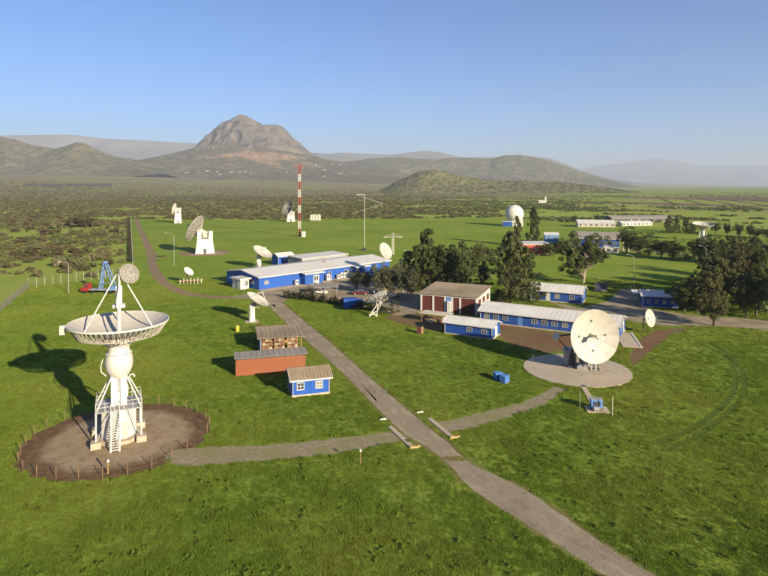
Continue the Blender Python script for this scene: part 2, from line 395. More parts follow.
MH_FOOT = hill_material('foothill_slopes', (.155, .130, .080), (.110, .100, .062), (.15, .115, .075), (.11, .088, .058), scar=(.33, .215, .13), vs=.012, rockamt=1.3, sp=.03)
hill('mountain', [(120, 171), (140, 162), (150, 158.5), (170, 154.5), (190, 149.5), (204, 144.5), (208, 138), (213, 131.5), (222, 123), (232, 119.5), (238, 115.5), (243, 114.8), (250, 117.5), (257, 122.5), (263, 125.5), (268, 124.5), (276, 125), (282, 126.5), (287, 131), (293, 138.5), (300, 143.5), (307, 149.5), (314, 154.5), (324, 159), (340, 164), (370, 172)], 6000, 30, MH_ROCK, 400, 190, 2.3, .34, fs=1 / 480., seed=2.3, sharp=1.35,
     scar=lambda x, y, k: max(0, 1 - abs(k - .27) / .22) * (1.0 if y < 6000 else 0) * max(0, 1 - abs(x + 1180) / 900.))
hill('foothills', [(70, 178), (100, 171), (125, 164.5), (150, 158.5), (175, 152.5), (195, 148.5), (215, 146), (240, 146), (265, 148), (285, 151), (305, 154.5), (325, 159), (350, 163), (380, 168), (410, 174), (440, 180)], 5350, 12, MH_FOOT, 260, 110, 4.6, .10, fs=1 / 700., seed=3.3, sharp=1.25,
     scar=lambda x, y, k: max(0, 1 - abs(k - .66) / .38) * (1.3 if y < 5350 else 0) * max(0, 1 - abs(x + 1050) / 800.))
hill('hills', [(-140, 150), (-80, 140), (-30, 136.5), (0, 136.8), (15, 139), (30, 144.5), (42, 147), (55, 148.5), (66, 146), (75, 142.5), (84, 142.5), (95, 148), (105, 153), (118, 157.5), (135, 160), (150, 162), (175, 166.5), (200, 170), (225, 172)], 4600, 20, MH_DRY, 220, 80, 2.6, .14, fs=1 / 700., seed=7.7)
hill('hills', [(300, 176), (320, 165), (345, 161.5), (370, 158.8), (395, 157.8), (420, 159), (435, 159.6), (450, 157.4), (470, 157.8), (490, 159), (505, 155.8), (520, 155.2), (535, 157), (550, 161), (565, 166), (580, 171.5), (600, 177.5), (620, 182.5), (645, 188)], 6600, 15, MH_DRY, 240, 90, 2.8, .16, fs=1 / 800., seed=4.4)
hill('hill', [(366, 192), (380, 187.5), (392, 183), (405, 178), (418, 172.5), (428, 169.8), (437, 169.3), (446, 171.5), (458, 174.8), (475, 178.5), (495, 181), (520, 181), (550, 181.5), (575, 184), (600, 187), (625, 190.5), (650, 195)], 2400, 4, MH_GREEN, 220, 70, 3.6, .10, fs=1 / 300., seed=1.7)
hill('far_mountains', [(-260, 150), (-120, 141), (-40, 137), (20, 135.5), (45, 134.8), (62, 134.2), (80, 136), (100, 138.5), (125, 139.8), (160, 141.3), (200, 144), (250, 148), (330, 154), (345, 152.5), (360, 153.5), (390, 155), (410, 152.5), (425, 150.5), (440, 152.5), (460, 157), (520, 158), (555, 157), (580, 162), (640, 172)], 13000, 0, MH_FAR, 240, 40, 2.2, .22, fs=1 / 2200., seed=11.)
hill('far_mountains', [(540, 178), (570, 168), (600, 165.5), (625, 163.5), (640, 160.5), (655, 158.8), (668, 159.2), (680, 161.5), (692, 164), (705, 167), (730, 166.5), (760, 165.5), (800, 163), (880, 160), (960, 166), (1050, 174)], 24000, 0, MH_FAR, 200, 40, 2.2, .22, fs=1 / 3500., seed=13.)

# ------------------------------------------------------------------ sheets on the ground
EXCL = []                                    # where no grass grows
def rough_poly(poly, step=0.7, amp=0.22, seed=0.0):
    out = []
    n = len(poly)
    for i in range(n):
        a = Vector(poly[i][:2]); b = Vector(poly[(i + 1) % n][:2]); L_ = (b - a).length; k = max(1, int(L_ / step))
        if L_ < 1e-6: continue
        d = (b - a).normalized(); nrm = Vector((-d.y, d.x))
        for j in range(k):
            p = a + (b - a) * (j / k)
            w = amp * (mnoise.noise(Vector((p.x * .9, p.y * .9, seed))) + .6 * mnoise.noise(Vector((p.x * 3.1, p.y * 3.1, seed + 3))))
            p = p + nrm * w; out.append((p.x, p.y))
    return out
def sheet(name, poly, z, m, step=0.7, amp=0.22, excl=True, seed=1.0):
    pl = rough_poly(poly, step, amp, seed) if amp else [tuple(p[:2]) for p in poly]
    if excl: EXCL.append(pl)
    me = bpy.data.meshes.new(name); me.from_pydata([(x, y, z) for x, y in pl], [], [tuple(range(len(pl)))]); me.update()
    if me.polygons[0].normal.z < 0: me.flip_normals()
    me.materials.append(m)
    return tag(link(name, me), kind='structure')
def circle(c, r, n=64, r2=None): return [(c[0] + r * math.cos(2 * PI * i / n), c[1] + (r2 or r) * math.sin(2 * PI * i / n)) for i in range(n)]
def smooth_line(pts, k=6):
    out = []
    for i in range(len(pts) - 1):
        p0, p1, p2, p3 = pts[max(i - 1, 0)], pts[i], pts[i + 1], pts[min(i + 2, len(pts) - 1)]
        for j in range(k):
            t = j / k
            out.append(tuple(.5 * ((2 * p1[a]) + (-p0[a] + p2[a]) * t + (2 * p0[a] - 5 * p1[a] + 4 * p2[a] - p3[a]) * t * t + (-p0[a] + 3 * p1[a] - 3 * p2[a] + p3[a]) * t ** 3) for a in range(2)))
    out.append(tuple(pts[-1][:2])); return out
def ribbon(pts, w):
    pts = smooth_line(pts); l = []; r = []
    for i, p in enumerate(pts):
        a = Vector(pts[max(i - 1, 0)]); b = Vector(pts[min(i + 1, len(pts) - 1)]); d = (b - a).normalized(); n = Vector((-d.y, d.x)) * (w / 2)
        l.append((p[0] + n.x, p[1] + n.y)); r.append((p[0] - n.x, p[1] - n.y))
    return l + r[::-1]
M_ASPH = mat('old_asphalt', (.290, .240, .160), (.205, .170, .115), 1.6, 0.95, bump=0.5, bscale=7, c3=(.345, .285, .19), spec=.02)
M_GRAVEL = mat('gravel_path', (.35, .285, .185), (.20, .165, .105), 1.7, 0.97, bump=0.8, bscale=6, c3=(.235, .215, .10), spec=.02)
M_DIRT = mat('dirt_track', (.28, .205, .12), (.20, .145, .085), 0.4, 0.95, bump=0.4, bscale=5, spec=.02)
M_SOIL = mat('dark_soil', (.185, .118, .062), (.105, .066, .034), 1.2, 0.95, bump=0.9, bscale=4, spec=.02)
M_PAD = mat('pad_gravel', (.345, .265, .165), (.255, .190, .118), 0.55, 0.95, bump=0.5, bscale=7, c3=(.225, .160, .095), spec=.02)
M_REDSOIL = mat('red_soil', (.20, .115, .064), (.14, .085, .05), 0.6, 0.95, bump=0.8, bscale=4, c3=(.17, .125, .06), spec=.02)
M_PRESS = mat('pressed_grass', (.098, .138, .024), (.072, .102, .018), 1.0, 0.95, bump=0.4, bscale=6, spec=.02)
M_FIELD = mat('tilled_field', (.200, .140, .085), (.150, .105, .065), 0.02, 0.95, spec=.02)

edgeL = [(262, 299), (281, 318), (300, 335), (341, 371), (394, 425), (420, 443), (446, 461), (470, 487), (526, 524), (600, 572), (640, 597)]
edgeR = [(283, 303), (300, 318), (320, 334), (361, 370), (424, 424), (447, 442), (466, 460), (490, 473), (527, 491), (600, 542), (652, 575), (685, 596)]
fa, fb = G(*edgeL[-1]), G(*edgeR[-1]); fd = (G(*edgeL[-1]) - G(*edgeL[-2])).normalized() * 60
drv = [p for p in smooth_line(gp(edgeL), 3)] + [(fa.x + fd.x, fa.y + fd.y), (fb.x + fd.x, fb.y + fd.y)] + smooth_line(gp(edgeR), 3)[::-1]
M_VERGE = mat('worn_verge', (.205, .165, .062), (.130, .120, .036), 1.3, 0.97, bump=0.8, bscale=5, c3=(.165, .175, .045), spec=.02)
def grow(poly, w):
    out = []; n_ = len(poly); ar_ = sum(poly[i][0] * poly[(i + 1) % n_][1] - poly[(i + 1) % n_][0] * poly[i][1] for i in range(n_))
    sg_ = 1 if ar_ > 0 else -1
    for i in range(n_):
        d = (Vector(poly[(i + 1) % n_]) - Vector(poly[i - 1])); d = d.normalized() if d.length > 1e-6 else Vector((1, 0)); out.append((poly[i][0] + d.y * w * sg_, poly[i][1] - d.x * w * sg_))
    return out
sheet('driveway_verge', grow(drv, .45), 0.008, M_VERGE, .4, .5, seed=31)
sheet('driveway', drv, 0.012, M_ASPH, .45, .15, seed=2)
M_RUT = mat('wheel_rut', (.325, .272, .185), (.235, .196, .132), 2.2, 0.97, bump=0.4, bscale=9, c3=(.27, .225, .15), spec=.02)
nL_, nR_ = smooth_line(gp(edgeL), 3), smooth_line(gp(edgeR), 3)
def along(pl, u):
    d_ = [0.0]
    for a_, b_ in zip(pl[:-1], pl[1:]): d_.append(d_[-1] + math.dist(a_, b_))
    q_ = u * d_[-1]; return (float(np.interp(q_, d_, [p[0] for p in pl])), float(np.interp(q_, d_, [p[1] for p in pl])))
for fr_ in (.30, .70):
    cl2 = []
    for u_ in np.linspace(.05, .98, 40):
        a_, b_ = along(nL_, u_), along(nR_, u_); cl2.append((a_[0] + (b_[0] - a_[0]) * fr_, a_[1] + (b_[1] - a_[1]) * fr_))
    sheet('wheel_rut', ribbon(cl2, .62), 0.016, M_RUT, .35, .42, seed=50 + fr_)
c_ = G(459, 459); sheet('dirt_patch', [(c_.x + 2.0 * math.cos(t) * (1 + .3 * math.sin(3 * t)), c_.y + .5 * math.sin(t)) for t in [2 * PI * i / 24 for i in range(24)]], 0.020, M_VERGE, .3, .35, seed=40)
sheet('gravel_path', gp([(166, 455), (176, 450), (195, 447.5), (215, 446.5), (255, 446), (300, 442), (350, 437), (398, 430.5), (410, 439.5), (380, 445.5), (340, 453), (300, 457.5), (250, 461.5), (215, 464), (190, 466.5), (170, 464)]), 0.0115, M_GRAVEL, .5, .4, seed=3)
sheet('gravel_path', gp([(430, 423), (455, 419), (482, 412), (512, 405), (535, 397), (556, 386), (566, 389), (545, 404), (522, 413), (495, 422), (470, 428), (444, 434)]), 0.008, M_GRAVEL, .5, .35, seed=4)
yard = [(232, 296.5), (262, 291.5), (300, 285.5), (345, 278.5), (384, 272.5), (420, 276), (440, 287), (425, 300), (421, 312), (395, 316), (375, 309), (345, 303), (312, 297.5), (290, 297), (283, 303), (275, 307), (262, 300), (236, 298.5)]
sheet('courtyard', gp(yard), 0.016, M_ASPH, .9, .12, seed=5)
sheet('dirt_track', ribbon(gp([(134, 205), (137, 222), (143, 235), (150, 252), (153, 266), (160, 279), (172, 288), (190, 294), (215, 297), (240, 297.2)]), 3.5), 0.008, M_DIRT, 1.2, .5, seed=6)
sheet('dirt_track', ribbon(gp([(149, 251), (158, 257), (168, 255.5)]), 2.6), 0.004, M_DIRT, 1.2, .5, seed=7)
sheet('road', gp([(545, 300), (580, 308), (600, 303), (628, 296), (650, 309), (690, 315), (800, 322), (900, 330), (900, 342), (800, 334), (740, 327.5), (690, 326), (662, 326), (640, 323), (610, 316), (575, 313)]), 0.008, M_ASPH, .9, .25, seed=8)
sheet('road', gp([(608, 300), (622, 288.5), (634, 289), (640, 300), (625, 304)]), 0.004, M_ASPH, .9, .25, seed=9)
sheet('road', ribbon(gp([(560, 253), (600, 249.5), (640, 251), (700, 257.5), (768, 264), (900, 278)]), 6), 0.008, M_DIRT, 1.5, .3, seed=10)
sheet('soil_bed', gp([(496, 324), (520, 326), (560, 333), (585, 338), (568, 350), (545, 353), (515, 346), (500, 339)]), 0.008, M_REDSOIL, .6, .4, seed=11)
sheet('soil_bed', gp([(638, 341), (655, 330), (692, 327), (668, 337), (650, 352), (634, 366), (628, 358)]), 0.004, M_REDSOIL, .6, .5, seed=12)
sheet('soil_bed', gp([(382, 318), (400, 312), (421, 314), (445, 318), (448, 330), (440, 332), (412, 327)]), 0.008, M_REDSOIL, .6, .4, seed=13)
BIGC = (G(119, 437).x, G(119, 437).y); BIGR = 10.8
def pad_material():
    m = bpy.data.materials.new('pad_soil'); m.use_nodes = True; nt = m.node_tree; L = nt.links.new; p = nt.nodes['Principled BSDF']
    p.inputs['Roughness'].default_value = .97; p.inputs['Specular IOR Level'].default_value = .05
    tc = nd(nt, 'ShaderNodeTexCoord'); P_ = tc.outputs['Object']
    def noise(s_, d_=8, ro=.68):
        n_ = nd(nt, 'ShaderNodeTexNoise'); n_.inputs['Scale'].default_value = s_; n_.inputs['Detail'].default_value = d_; n_.inputs['Roughness'].default_value = ro; L(P_, n_.inputs['Vector']); return n_.outputs['Fac']
    def ramp(f, st):
        r_ = nd(nt, 'ShaderNodeValToRGB'); L(f, r_.inputs[0]); e = r_.color_ramp.elements; e[0].position, e[0].color = st[0][0], c4(st[0][1]); e[1].position, e[1].color = st[-1][0], c4(st[-1][1])
        for q, c in st[1:-1]: e.new(q).color = c4(c)
        return r_.outputs[0]
    gv_ = ramp(noise(.5), [(.30, (.20, .140, .080)), (.48, (.30, .225, .135)), (.70, (.37, .285, .18))])
    so_ = ramp(noise(1.1), [(.3, (.085, .053, .028)), (.5, (.14, .088, .046)), (.7, (.20, .13, .07))])
    ln = nd(nt, 'ShaderNodeVectorMath', operation='LENGTH'); L(P_, ln.inputs[0])
    ma = nd(nt, 'ShaderNodeMath', operation='MULTIPLY_ADD'); L(noise(.28), ma.inputs[0]); ma.inputs[1].default_value = 6.5; L(ln.outputs['Value'], ma.inputs[2])
    mr = nd(nt, 'ShaderNodeMapRange'); L(ma.outputs[0], mr.inputs[0]); mr.inputs[1].default_value = 10.6; mr.inputs[2].default_value = 12.2
    mx = nd(nt, 'ShaderNodeMix', data_type='RGBA'); L(mr.outputs[0], mx.inputs[0]); L(gv_, mx.inputs[6]); L(so_, mx.inputs[7]); L(mx.outputs[2], p.inputs['Base Color'])
    b = nd(nt, 'ShaderNodeBump'); b.inputs['Strength'].default_value = .9; b.inputs['Distance'].default_value = .12; L(noise(3.5), b.inputs['Height']); L(b.outputs[0], p.inputs['Normal']); return m
po = sheet('soil_circle', circle(BIGC, BIGR, 90), 0.008, pad_material(), .4, .6, seed=14)
for v_ in po.data.vertices: v_.co.x -= BIGC[0]; v_.co.y -= BIGC[1]
po.location = (BIGC[0], BIGC[1], 0)
RPC = G(576.5, 369.5)
padR = MB(); padR.prism(circle((RPC.x, RPC.y), 8.7, 72), -.3, .10); EXCL.append(circle((RPC.x, RPC.y), 8.8, 40))
struct('concrete_pad', padR, M_CONC)
sheet('gravel_pad', circle(G(205, 253), 11.5, 40), 0.008, M_PAD, 1.0, .4, seed=17)
TRACKS = []
for trk in ([(700, 344), (713, 350), (730, 361), (736, 378), (730, 397), (709, 417), (685, 432), (655, 442)], [(708, 343), (721, 350), (740, 367), (744, 386), (738, 402), (718, 421), (695, 437), (665, 450)]):
    sheet('tyre_track', ribbon(gp(trk), 1.0), 0.004, M_PRESS, .4, .25, excl=False, seed=18); TRACKS.append(ribbon(gp(trk), 1.0))
sheet('tilled_field', gp([(585, 198.5), (640, 197), (768, 197), (900, 197.5), (900, 209), (768, 207), (680, 206), (630, 203.5), (600, 201)]), .05, M_FIELD, 20, 6, excl=False)
# ------------------------------------------------------------------ foliage
def leaf_cloud(clumps, n_leaf, size, rs, squash=0.85, rad=1.0):
    """many leaf-sized faces gathered in clumps: list of (centre, radius)"""
    vs = []; fs = []
    for c, r in clumps:
        k = max(6, int(n_leaf * rad))
        d = rs.normal(size=(k, 3)); d /= np.linalg.norm(d, axis=1)[:, None]
        rr = r * rs.uniform(.25, 1.0, k) ** .5
        P_ = np.array(c) + d * rr[:, None] * np.array([1, 1, squash])
        nn = d + rs.normal(size=(k, 3)) * .55 + np.array([0, 0, .25]); nn /= np.linalg.norm(nn, axis=1)[:, None]
        t = np.cross(nn, rs.normal(size=(k, 3))); t /= np.linalg.norm(t, axis=1)[:, None] + 1e-9
        b = np.cross(nn, t); s = size * rs.uniform(.6, 1.35, k)[:, None]
        q = np.stack([P_ - t * s, P_ - b * s * .55, P_ + t * s, P_ + b * s * .55], 1).reshape(-1, 3)
        o = len(vs); vs += q.tolist(); fs += [(o + 4 * i, o + 4 * i + 1, o + 4 * i + 2, o + 4 * i + 3) for i in range(k)]
    return vs, fs
def mesh_of(name, vs, fs, m):
    me = bpy.data.meshes.new(name); me.from_pydata(vs, [], fs); me.update(); me.materials.append(m); return me
def crown_clumps(kind, rs, var=0):
    """unit tree: height 1, half width about .5 ; returns clumps"""
    out = []
    if kind == 'round':
        for k in range(90):
            d = rs.normal(size=3); d /= np.linalg.norm(d); q = rs.uniform(.35, 1.0) * (1 + .22 * math.sin(3 * d[0] + var * 2 + 4 * d[2]))
            out.append(((d[0] * q * .36, d[1] * q * .36, .56 + d[2] * q * .36), rs.uniform(.045, .095)))
    elif kind == 'tall':
        for k in range(110):
            t = rs.uniform(0, 1) ** .9; z = .04 + .93 * t; w = (.37 * (1 - t) ** .6 + .05) * (0.7 + .5 * math.sin(t * 17 + rs.uniform(0, 6)) ** 2)
            a = rs.uniform(0, 2 * PI); q = rs.uniform(.3, 1)
            out.append(((math.cos(a) * w * q, math.sin(a) * w * q, z), rs.uniform(.035, .08) * (1.2 - .5 * t)))
    elif kind == 'spread':
        lobes = [(rs.uniform(-.27, .27), rs.uniform(-.27, .27), rs.uniform(.26, .80), rs.uniform(.12, .22)) for _ in range(11)]
        for lx, ly, lz, lr in lobes:
            for k in range(11):
                d = rs.normal(size=3); d /= np.linalg.norm(d)
                out.append(((lx + d[0] * lr, ly + d[1] * lr, min(.96, lz + d[2] * lr * .8)), rs.uniform(.04, .08)))
    elif kind == 'low':
        for k in range(40):
            a = rs.uniform(0, 2 * PI); q = rs.uniform(0, 1) ** .5 * .42; z = rs.uniform(.12, .9) * (1 - (q / .5) ** 2 * .6)
            out.append(((math.cos(a) * q, math.sin(a) * q, z), rs.uniform(.07, .14)))
    return out
CROWNS = {}
def tree_meshes(kind, var, lm, tm, leafn, lsize):
    key = (kind, var, lm.name)
    if key in CROWNS: return CROWNS[key]
    rs = np.random.default_rng(abs(hash((kind, var))) % 1000 + var * 17 + {'round': 1, 'tall': 2, 'spread': 3, 'low': 4}[kind] * 100) if False else np.random.default_rng(var * 17 + {'round': 1, 'tall': 2, 'spread': 3, 'low': 4}[kind] * 100)
    cl = crown_clumps(kind, rs, var)
    vs, fs = leaf_cloud(cl, leafn, lsize, rs)
    cm = mesh_of('crown', vs, fs, lm)
    t = MB(); top = {'round': .6, 'tall': .93, 'spread': .55, 'low': .3}[kind]; r0 = {'round': .030, 'tall': .022, 'spread': .030, 'low': .02}[kind]
    p = Vector((0, 0, -.02)); segs = 5
    pts = [Vector((rs.normal() * .012 * i, rs.normal() * .012 * i, top * i / segs - (.02 if i == 0 else 0))) for i in range(segs + 1)]
    for i in range(segs): t.tube(pts[i], pts[i + 1], r0 * (1 - .8 * i / segs), r0 * (1 - .8 * (i + 1) / segs), 7)
    for c, r in cl[::3 if kind != 'low' else 4]:
        c = Vector(c); k = min(segs - 1, max(1, int((c.z - .18) / top * segs))); t.tube(pts[k], c, r0 * .35, r0 * .1, 4)
    CROWNS[key] = (cm, t.mesh('trunk', tm, 60)); return CROWNS[key]
def tree(name, label, px, py, top, wid, kind, lm, var, group=None, tm=None, leafn=85, lsize=.0165):
    b = G(px, py); d = depth(b); h = max(1.0, 1.10 * (py - top) * d / FPX); w = wid * d / FPX
    cm, tmh = tree_meshes(kind, var, lm, tm or M_TRUNK, leafn, lsize)
    wn_ = {'round': .88, 'tall': .80, 'spread': .86, 'low': 1.0}[kind]
    o = thing(name, label, 'tree' if kind != 'low' else 'shrub', b, rng.uniform(0, 6.28), group)
    o.scale = (w / wn_ * rng.uniform(.9, 1.12), w / wn_ * rng.uniform(.9, 1.12), h * rng.uniform(.94, 1.05))
    link('crown', cm, o); link('trunk', tmh, o)
    return o
def scatter(name, pts, scl, src_meshes, label, cat, zscl=None):
    """one object nobody could count: a cloud of points that carries instances"""
    n = len(pts); me = bpy.data.meshes.new(name); me.from_pydata([tuple(p) for p in pts], [], []); me.update()
    a = me.attributes.new('scl', 'FLOAT_VECTOR', 'POINT'); zs = np.asarray(zscl if zscl is not None else scl)
    a.data.foreach_set('vector', np.stack([scl, scl, zs], 1).astype(np.float32).ravel())
    a = me.attributes.new('rot', 'FLOAT_VECTOR', 'POINT'); r_ = np.zeros((n, 3), np.float32); r_[:, 2] = nrg.uniform(0, 6.28, n); a.data.foreach_set('vector', r_.ravel())
    a = me.attributes.new('idx', 'INT', 'POINT'); a.data.foreach_set('value', nrg.integers(0, len(src_meshes), n).astype(np.int32))
    o = link(name, me); tag(o, label, cat, kind='stuff')
    ng = bpy.data.node_groups.new(name + '_nodes', 'GeometryNodeTree')
    ng.interface.new_socket('Geometry', in_out='INPUT', socket_type='NodeSocketGeometry'); ng.interface.new_socket('Geometry', in_out='OUTPUT', socket_type='NodeSocketGeometry')
    gi = ng.nodes.new('NodeGroupInput'); go = ng.nodes.new('NodeGroupOutput'); ip = ng.nodes.new('GeometryNodeInstanceOnPoints'); jn = ng.nodes.new('GeometryNodeJoinGeometry')
    for sm in src_meshes:
        so_ = bpy.data.objects.new(name + '_piece', sm)
        oi = ng.nodes.new('GeometryNodeObjectInfo'); oi.inputs['Object'].default_value = so_; oi.inputs['As Instance'].default_value = True
        ng.links.new(oi.outputs['Geometry'], jn.inputs[0])
    def attr(nm, t):
        q = ng.nodes.new('GeometryNodeInputNamedAttribute'); q.data_type = t; q.inputs['Name'].default_value = nm; return q.outputs['Attribute']
    ng.links.new(gi.outputs[0], ip.inputs['Points']); ng.links.new(jn.outputs[0], ip.inputs['Instance']); ip.inputs['Pick Instance'].default_value = True
    ng.links.new(attr('idx', 'INT'), ip.inputs['Instance Index']); ng.links.new(attr('scl', 'FLOAT_VECTOR'), ip.inputs['Scale'])
    e2 = ng.nodes.new('FunctionNodeEulerToRotation'); ng.links.new(attr('rot', 'FLOAT_VECTOR'), e2.inputs[0]); ng.links.new(e2.outputs[0], ip.inputs['Rotation'])
    ng.links.new(ip.outputs[0], go.inputs[0])
    md = o.modifiers.new('scatter', 'NODES'); md.node_group = ng
    return o
def bush_mesh(seed, m, n=40, size=.07):
    rs = np.random.default_rng(seed)
    cl = []
    for k in range(14):
        a = rs.uniform(0, 2 * PI); q = rs.uniform(0, 1) ** .5 * .42; z = rs.uniform(.12, .62) * (1 - (q / .55) ** 2 * .5)
        cl.append(((math.cos(a) * q, math.sin(a) * q, z), rs.uniform(.11, .22)))
    vs, fs = leaf_cloud(cl, n, size, rs)
    return mesh_of('bush', vs, fs, m)
# ------------------------------------------------------------------ antennas
def face(p): return math.atan2(-p[0], p[1])          # turn so that local -y looks back along the line of sight
def paraboloid(Rr, fl, th, n=48, k=9, r0=0.0):
    m = MB(); front = [(r0 + (Rr - r0) * i / k, (r0 + (Rr - r0) * i / k) ** 2 / (4 * fl)) for i in range(k + 1)]
    back = [(r, z - th) for r, z in reversed(front)]
    m.lathe(front + back, n); return m
def petals(T, M, Rr, fl, n, rings, mt, gap=.018, lift=.025):
    """panels with joints, over the backing shell"""
    rf = paraboloid(Rr * .995, fl, .09, n * 2).build('reflector', M_GREY, T, M, 40)
    for a, b in zip(rings[:-1], rings[1:]):
        da = PI / n; k = 4
        vs = []; fs = []
        for i in range(k + 1):
            r = a + gap + (b - a - 2 * gap) * i / k
            for s in (-1, 0, 1):
                t = s * (da - gap / max(r, .4)); z = r * r / (4 * fl) + lift
                vs.append((r * math.cos(t), r * math.sin(t), z))
        for i in range(k):
            for s in range(2): fs.append((3 * i + s, 3 * i + 3 + s, 3 * i + 4 + s, 3 * i + 1 + s))
        o = len(vs); vs += [(x, y, z - .05) for x, y, z in vs]
        fs += [tuple(i + o for i in reversed(f)) for f in fs]
        ring = [0] + [3 * i for i in range(1, k + 1)] + [3 * k + 1] + [3 * i + 2 for i in range(k, -1, -1)] + [1]
        for i in range(len(ring)):
            p, q = ring[i], ring[(i + 1) % len(ring)]; fs.append((q, p, p + o, q + o))
        me = MB().add(vs, fs).mesh('panel', mt, 30)
        for j in range(n): link('panel', me, rf, Matrix.Rotation(2 * PI * j / n, 4, 'Z'))
    return rf
def simple_dish(T, vertex, axis, Rr, fl, mf, legs=3, la0=PI / 2, legr=.75, feedr=.22, mb_=None, strut=.06, apex=1.0, ribs=12, up=(0, 0, 1)):
    M = frame_to(vertex, axis, up)
    rf = paraboloid(Rr, fl, .07, 36, 7).build('reflector', mf, T, M, 40)
    b = MB(); hb = -.16 * Rr
    for i in range(ribs):
        t = 2 * PI * i / ribs; c, s = math.cos(t), math.sin(t)
        b.bar((c * .18 * Rr, s * .18 * Rr, hb), (c * Rr * .94, s * Rr * .94, (Rr * .94) ** 2 / (4 * fl) - .1), .012 * Rr + .03)
        b.bar((c * .55 * Rr, s * .55 * Rr, (Rr * .55) ** 2 / (4 * fl) - .07), (c * .5 * Rr, s * .5 * Rr, hb * .45 + .03 * Rr), .03)
    b.lathe([(.2 * Rr, hb - .05), (.2 * Rr, -.03)], 16); b.lathe([(0, hb - .05), (.2 * Rr, hb - .05)], 16)
    for q in (.55, .96):
        for i in range(24):
            t0, t1 = 2 * PI * i / 24, 2 * PI * (i + 1) / 24; z = (Rr * q) ** 2 / (4 * fl) - .12
            b.bar((math.cos(t0) * Rr * q, math.sin(t0) * Rr * q, z), (math.cos(t1) * Rr * q, math.sin(t1) * Rr * q, z), .015 * Rr + .02)
    b.build('back_structure', mb_ or M_TRUSS, T, M)
    fz = fl * apex
    for i in range(legs):
        t = la0 + 2 * PI * i / legs; r = legr * Rr
        MB().tube((math.cos(t) * r, math.sin(t) * r, r * r / (4 * fl)), (math.cos(t) * feedr * .8, math.sin(t) * feedr * .8, fz), strut, strut, 6).build('feed_strut', M_WHITE, T, M)
    MB().lathe([(0, fz + feedr * .5), (feedr, fz + feedr * .3), (feedr, fz - feedr * .5), (feedr * .4, fz - feedr * 1.6), (0, fz - feedr * 1.6)], 14).build('feed', M_WHITE, T, M, 40)
    return M

# ---- the 12 m antenna on the left
bc = Vector((BIGC[0], BIGC[1], 0))
A = thing('dish_antenna', 'large white twelve-metre dish antenna pointing at the zenith on a fenced soil circle', 'antenna', bc, face(bc))
A.scale = (.935, .935, .965)
f_ = MB(); f_.prism([(3.0 * math.cos(t), 3.0 * math.sin(t)) for t in [PI / 8 + PI / 4 * i for i in range(8)]], 0, .45); f_.build('foundation', M_CONC, A)
for sx in (-1, 1):
    for sy in (-1, 1):
        fb_ = MB(); fb_.box(sx * 2.65 - .6, sx * 2.65 + .6, sy * 2.3 - .6, sy * 2.3 + .6, 0, .75); fb_.build('footing', M_CONC, A)
        MB().bar((sx * 2.65, sy * 2.3, .75), (sx * 2.65, sy * 2.3, 4.2), .17).build('post', M_WHITE, A)
        MB().tube((sx * 2.6, sy * 2.25, 4.3), (sx * .75, sy * .7, 8.3), .10, .10, 8).build('brace', M_WHITE, A)
    MB().bar((sx * 2.5, -2.33, .85), (sx * 1.1, -2.33, 4.1), .08).build('diagonal', M_GREY, A)
b = MB()
oct_ = [(2.35 * math.cos(t), 2.35 * math.sin(t)) for t in [PI / 8 + PI / 4 * i for i in range(8)]]
b.prism([(x * .94, y * .94) for x, y in oct_], .45, 4.1); b.build('cabin', M_WHITE, A)
MB().box(.35, 1.0, -2.12, -2.03, .5, 2.5).build('cabin_door', M_TRUSS, A)
d = MB(); d.prism([(-2.8, -2.45), (2.8, -2.45), (2.8, 2.45), (-2.8, 2.45)], 4.15, 4.27); d.build('platform', M_GREY, A)
rl = MB()
crn = [(-2.7, -2.35), (2.7, -2.35), (2.7, 2.35), (-2.7, 2.35)]
for i in range(4):
    a0, a1 = Vector(crn[i]), Vector(crn[(i + 1) % 4])
    for h in (4.8, 5.3):
        if i == 0:
            for u0, u1 in ((0, .30), (.52, 1)):
                p, q = a0.lerp(a1, u0), a0.lerp(a1, u1); rl.tube((p.x, p.y, h), (q.x, q.y, h), .032, .032, 5)
        else: rl.tube((a0.x, a0.y, h), (a1.x, a1.y, h), .032, .032, 5)
    for j in range(5):
        p = a0.lerp(a1, j / 5); rl.tube((p.x, p.y, 4.27), (p.x, p.y, 5.3), .032, .032, 5)
rl.build('railing', M_WHITE, A)
# stairs
st = MB()
for sx in (-.95, .05):
    st.bar((sx, -4.6, .02), (sx, -2.45, 4.2), .07, .22, (1, 0, 0))
    st.tube((sx, -4.6, 1.0), (sx, -2.45, 5.2), .035, .035, 6)
    for k in range(5):
        y = -4.6 + 2.15 * k / 4; z = .02 + 4.18 * k / 4; st.tube((sx, y, z), (sx, y, z + 1.0), .03, .03, 5)
st.build('stair_frame', M_WHITE, A)
for k in range(16):
    y = -4.52 + 2.0 * k / 15; z = .25 + 3.85 * k / 15
    MB().box(-.93, .03, y - .13, y + .13, z - .025, z + .025).build('tread', M_WHITE, A)
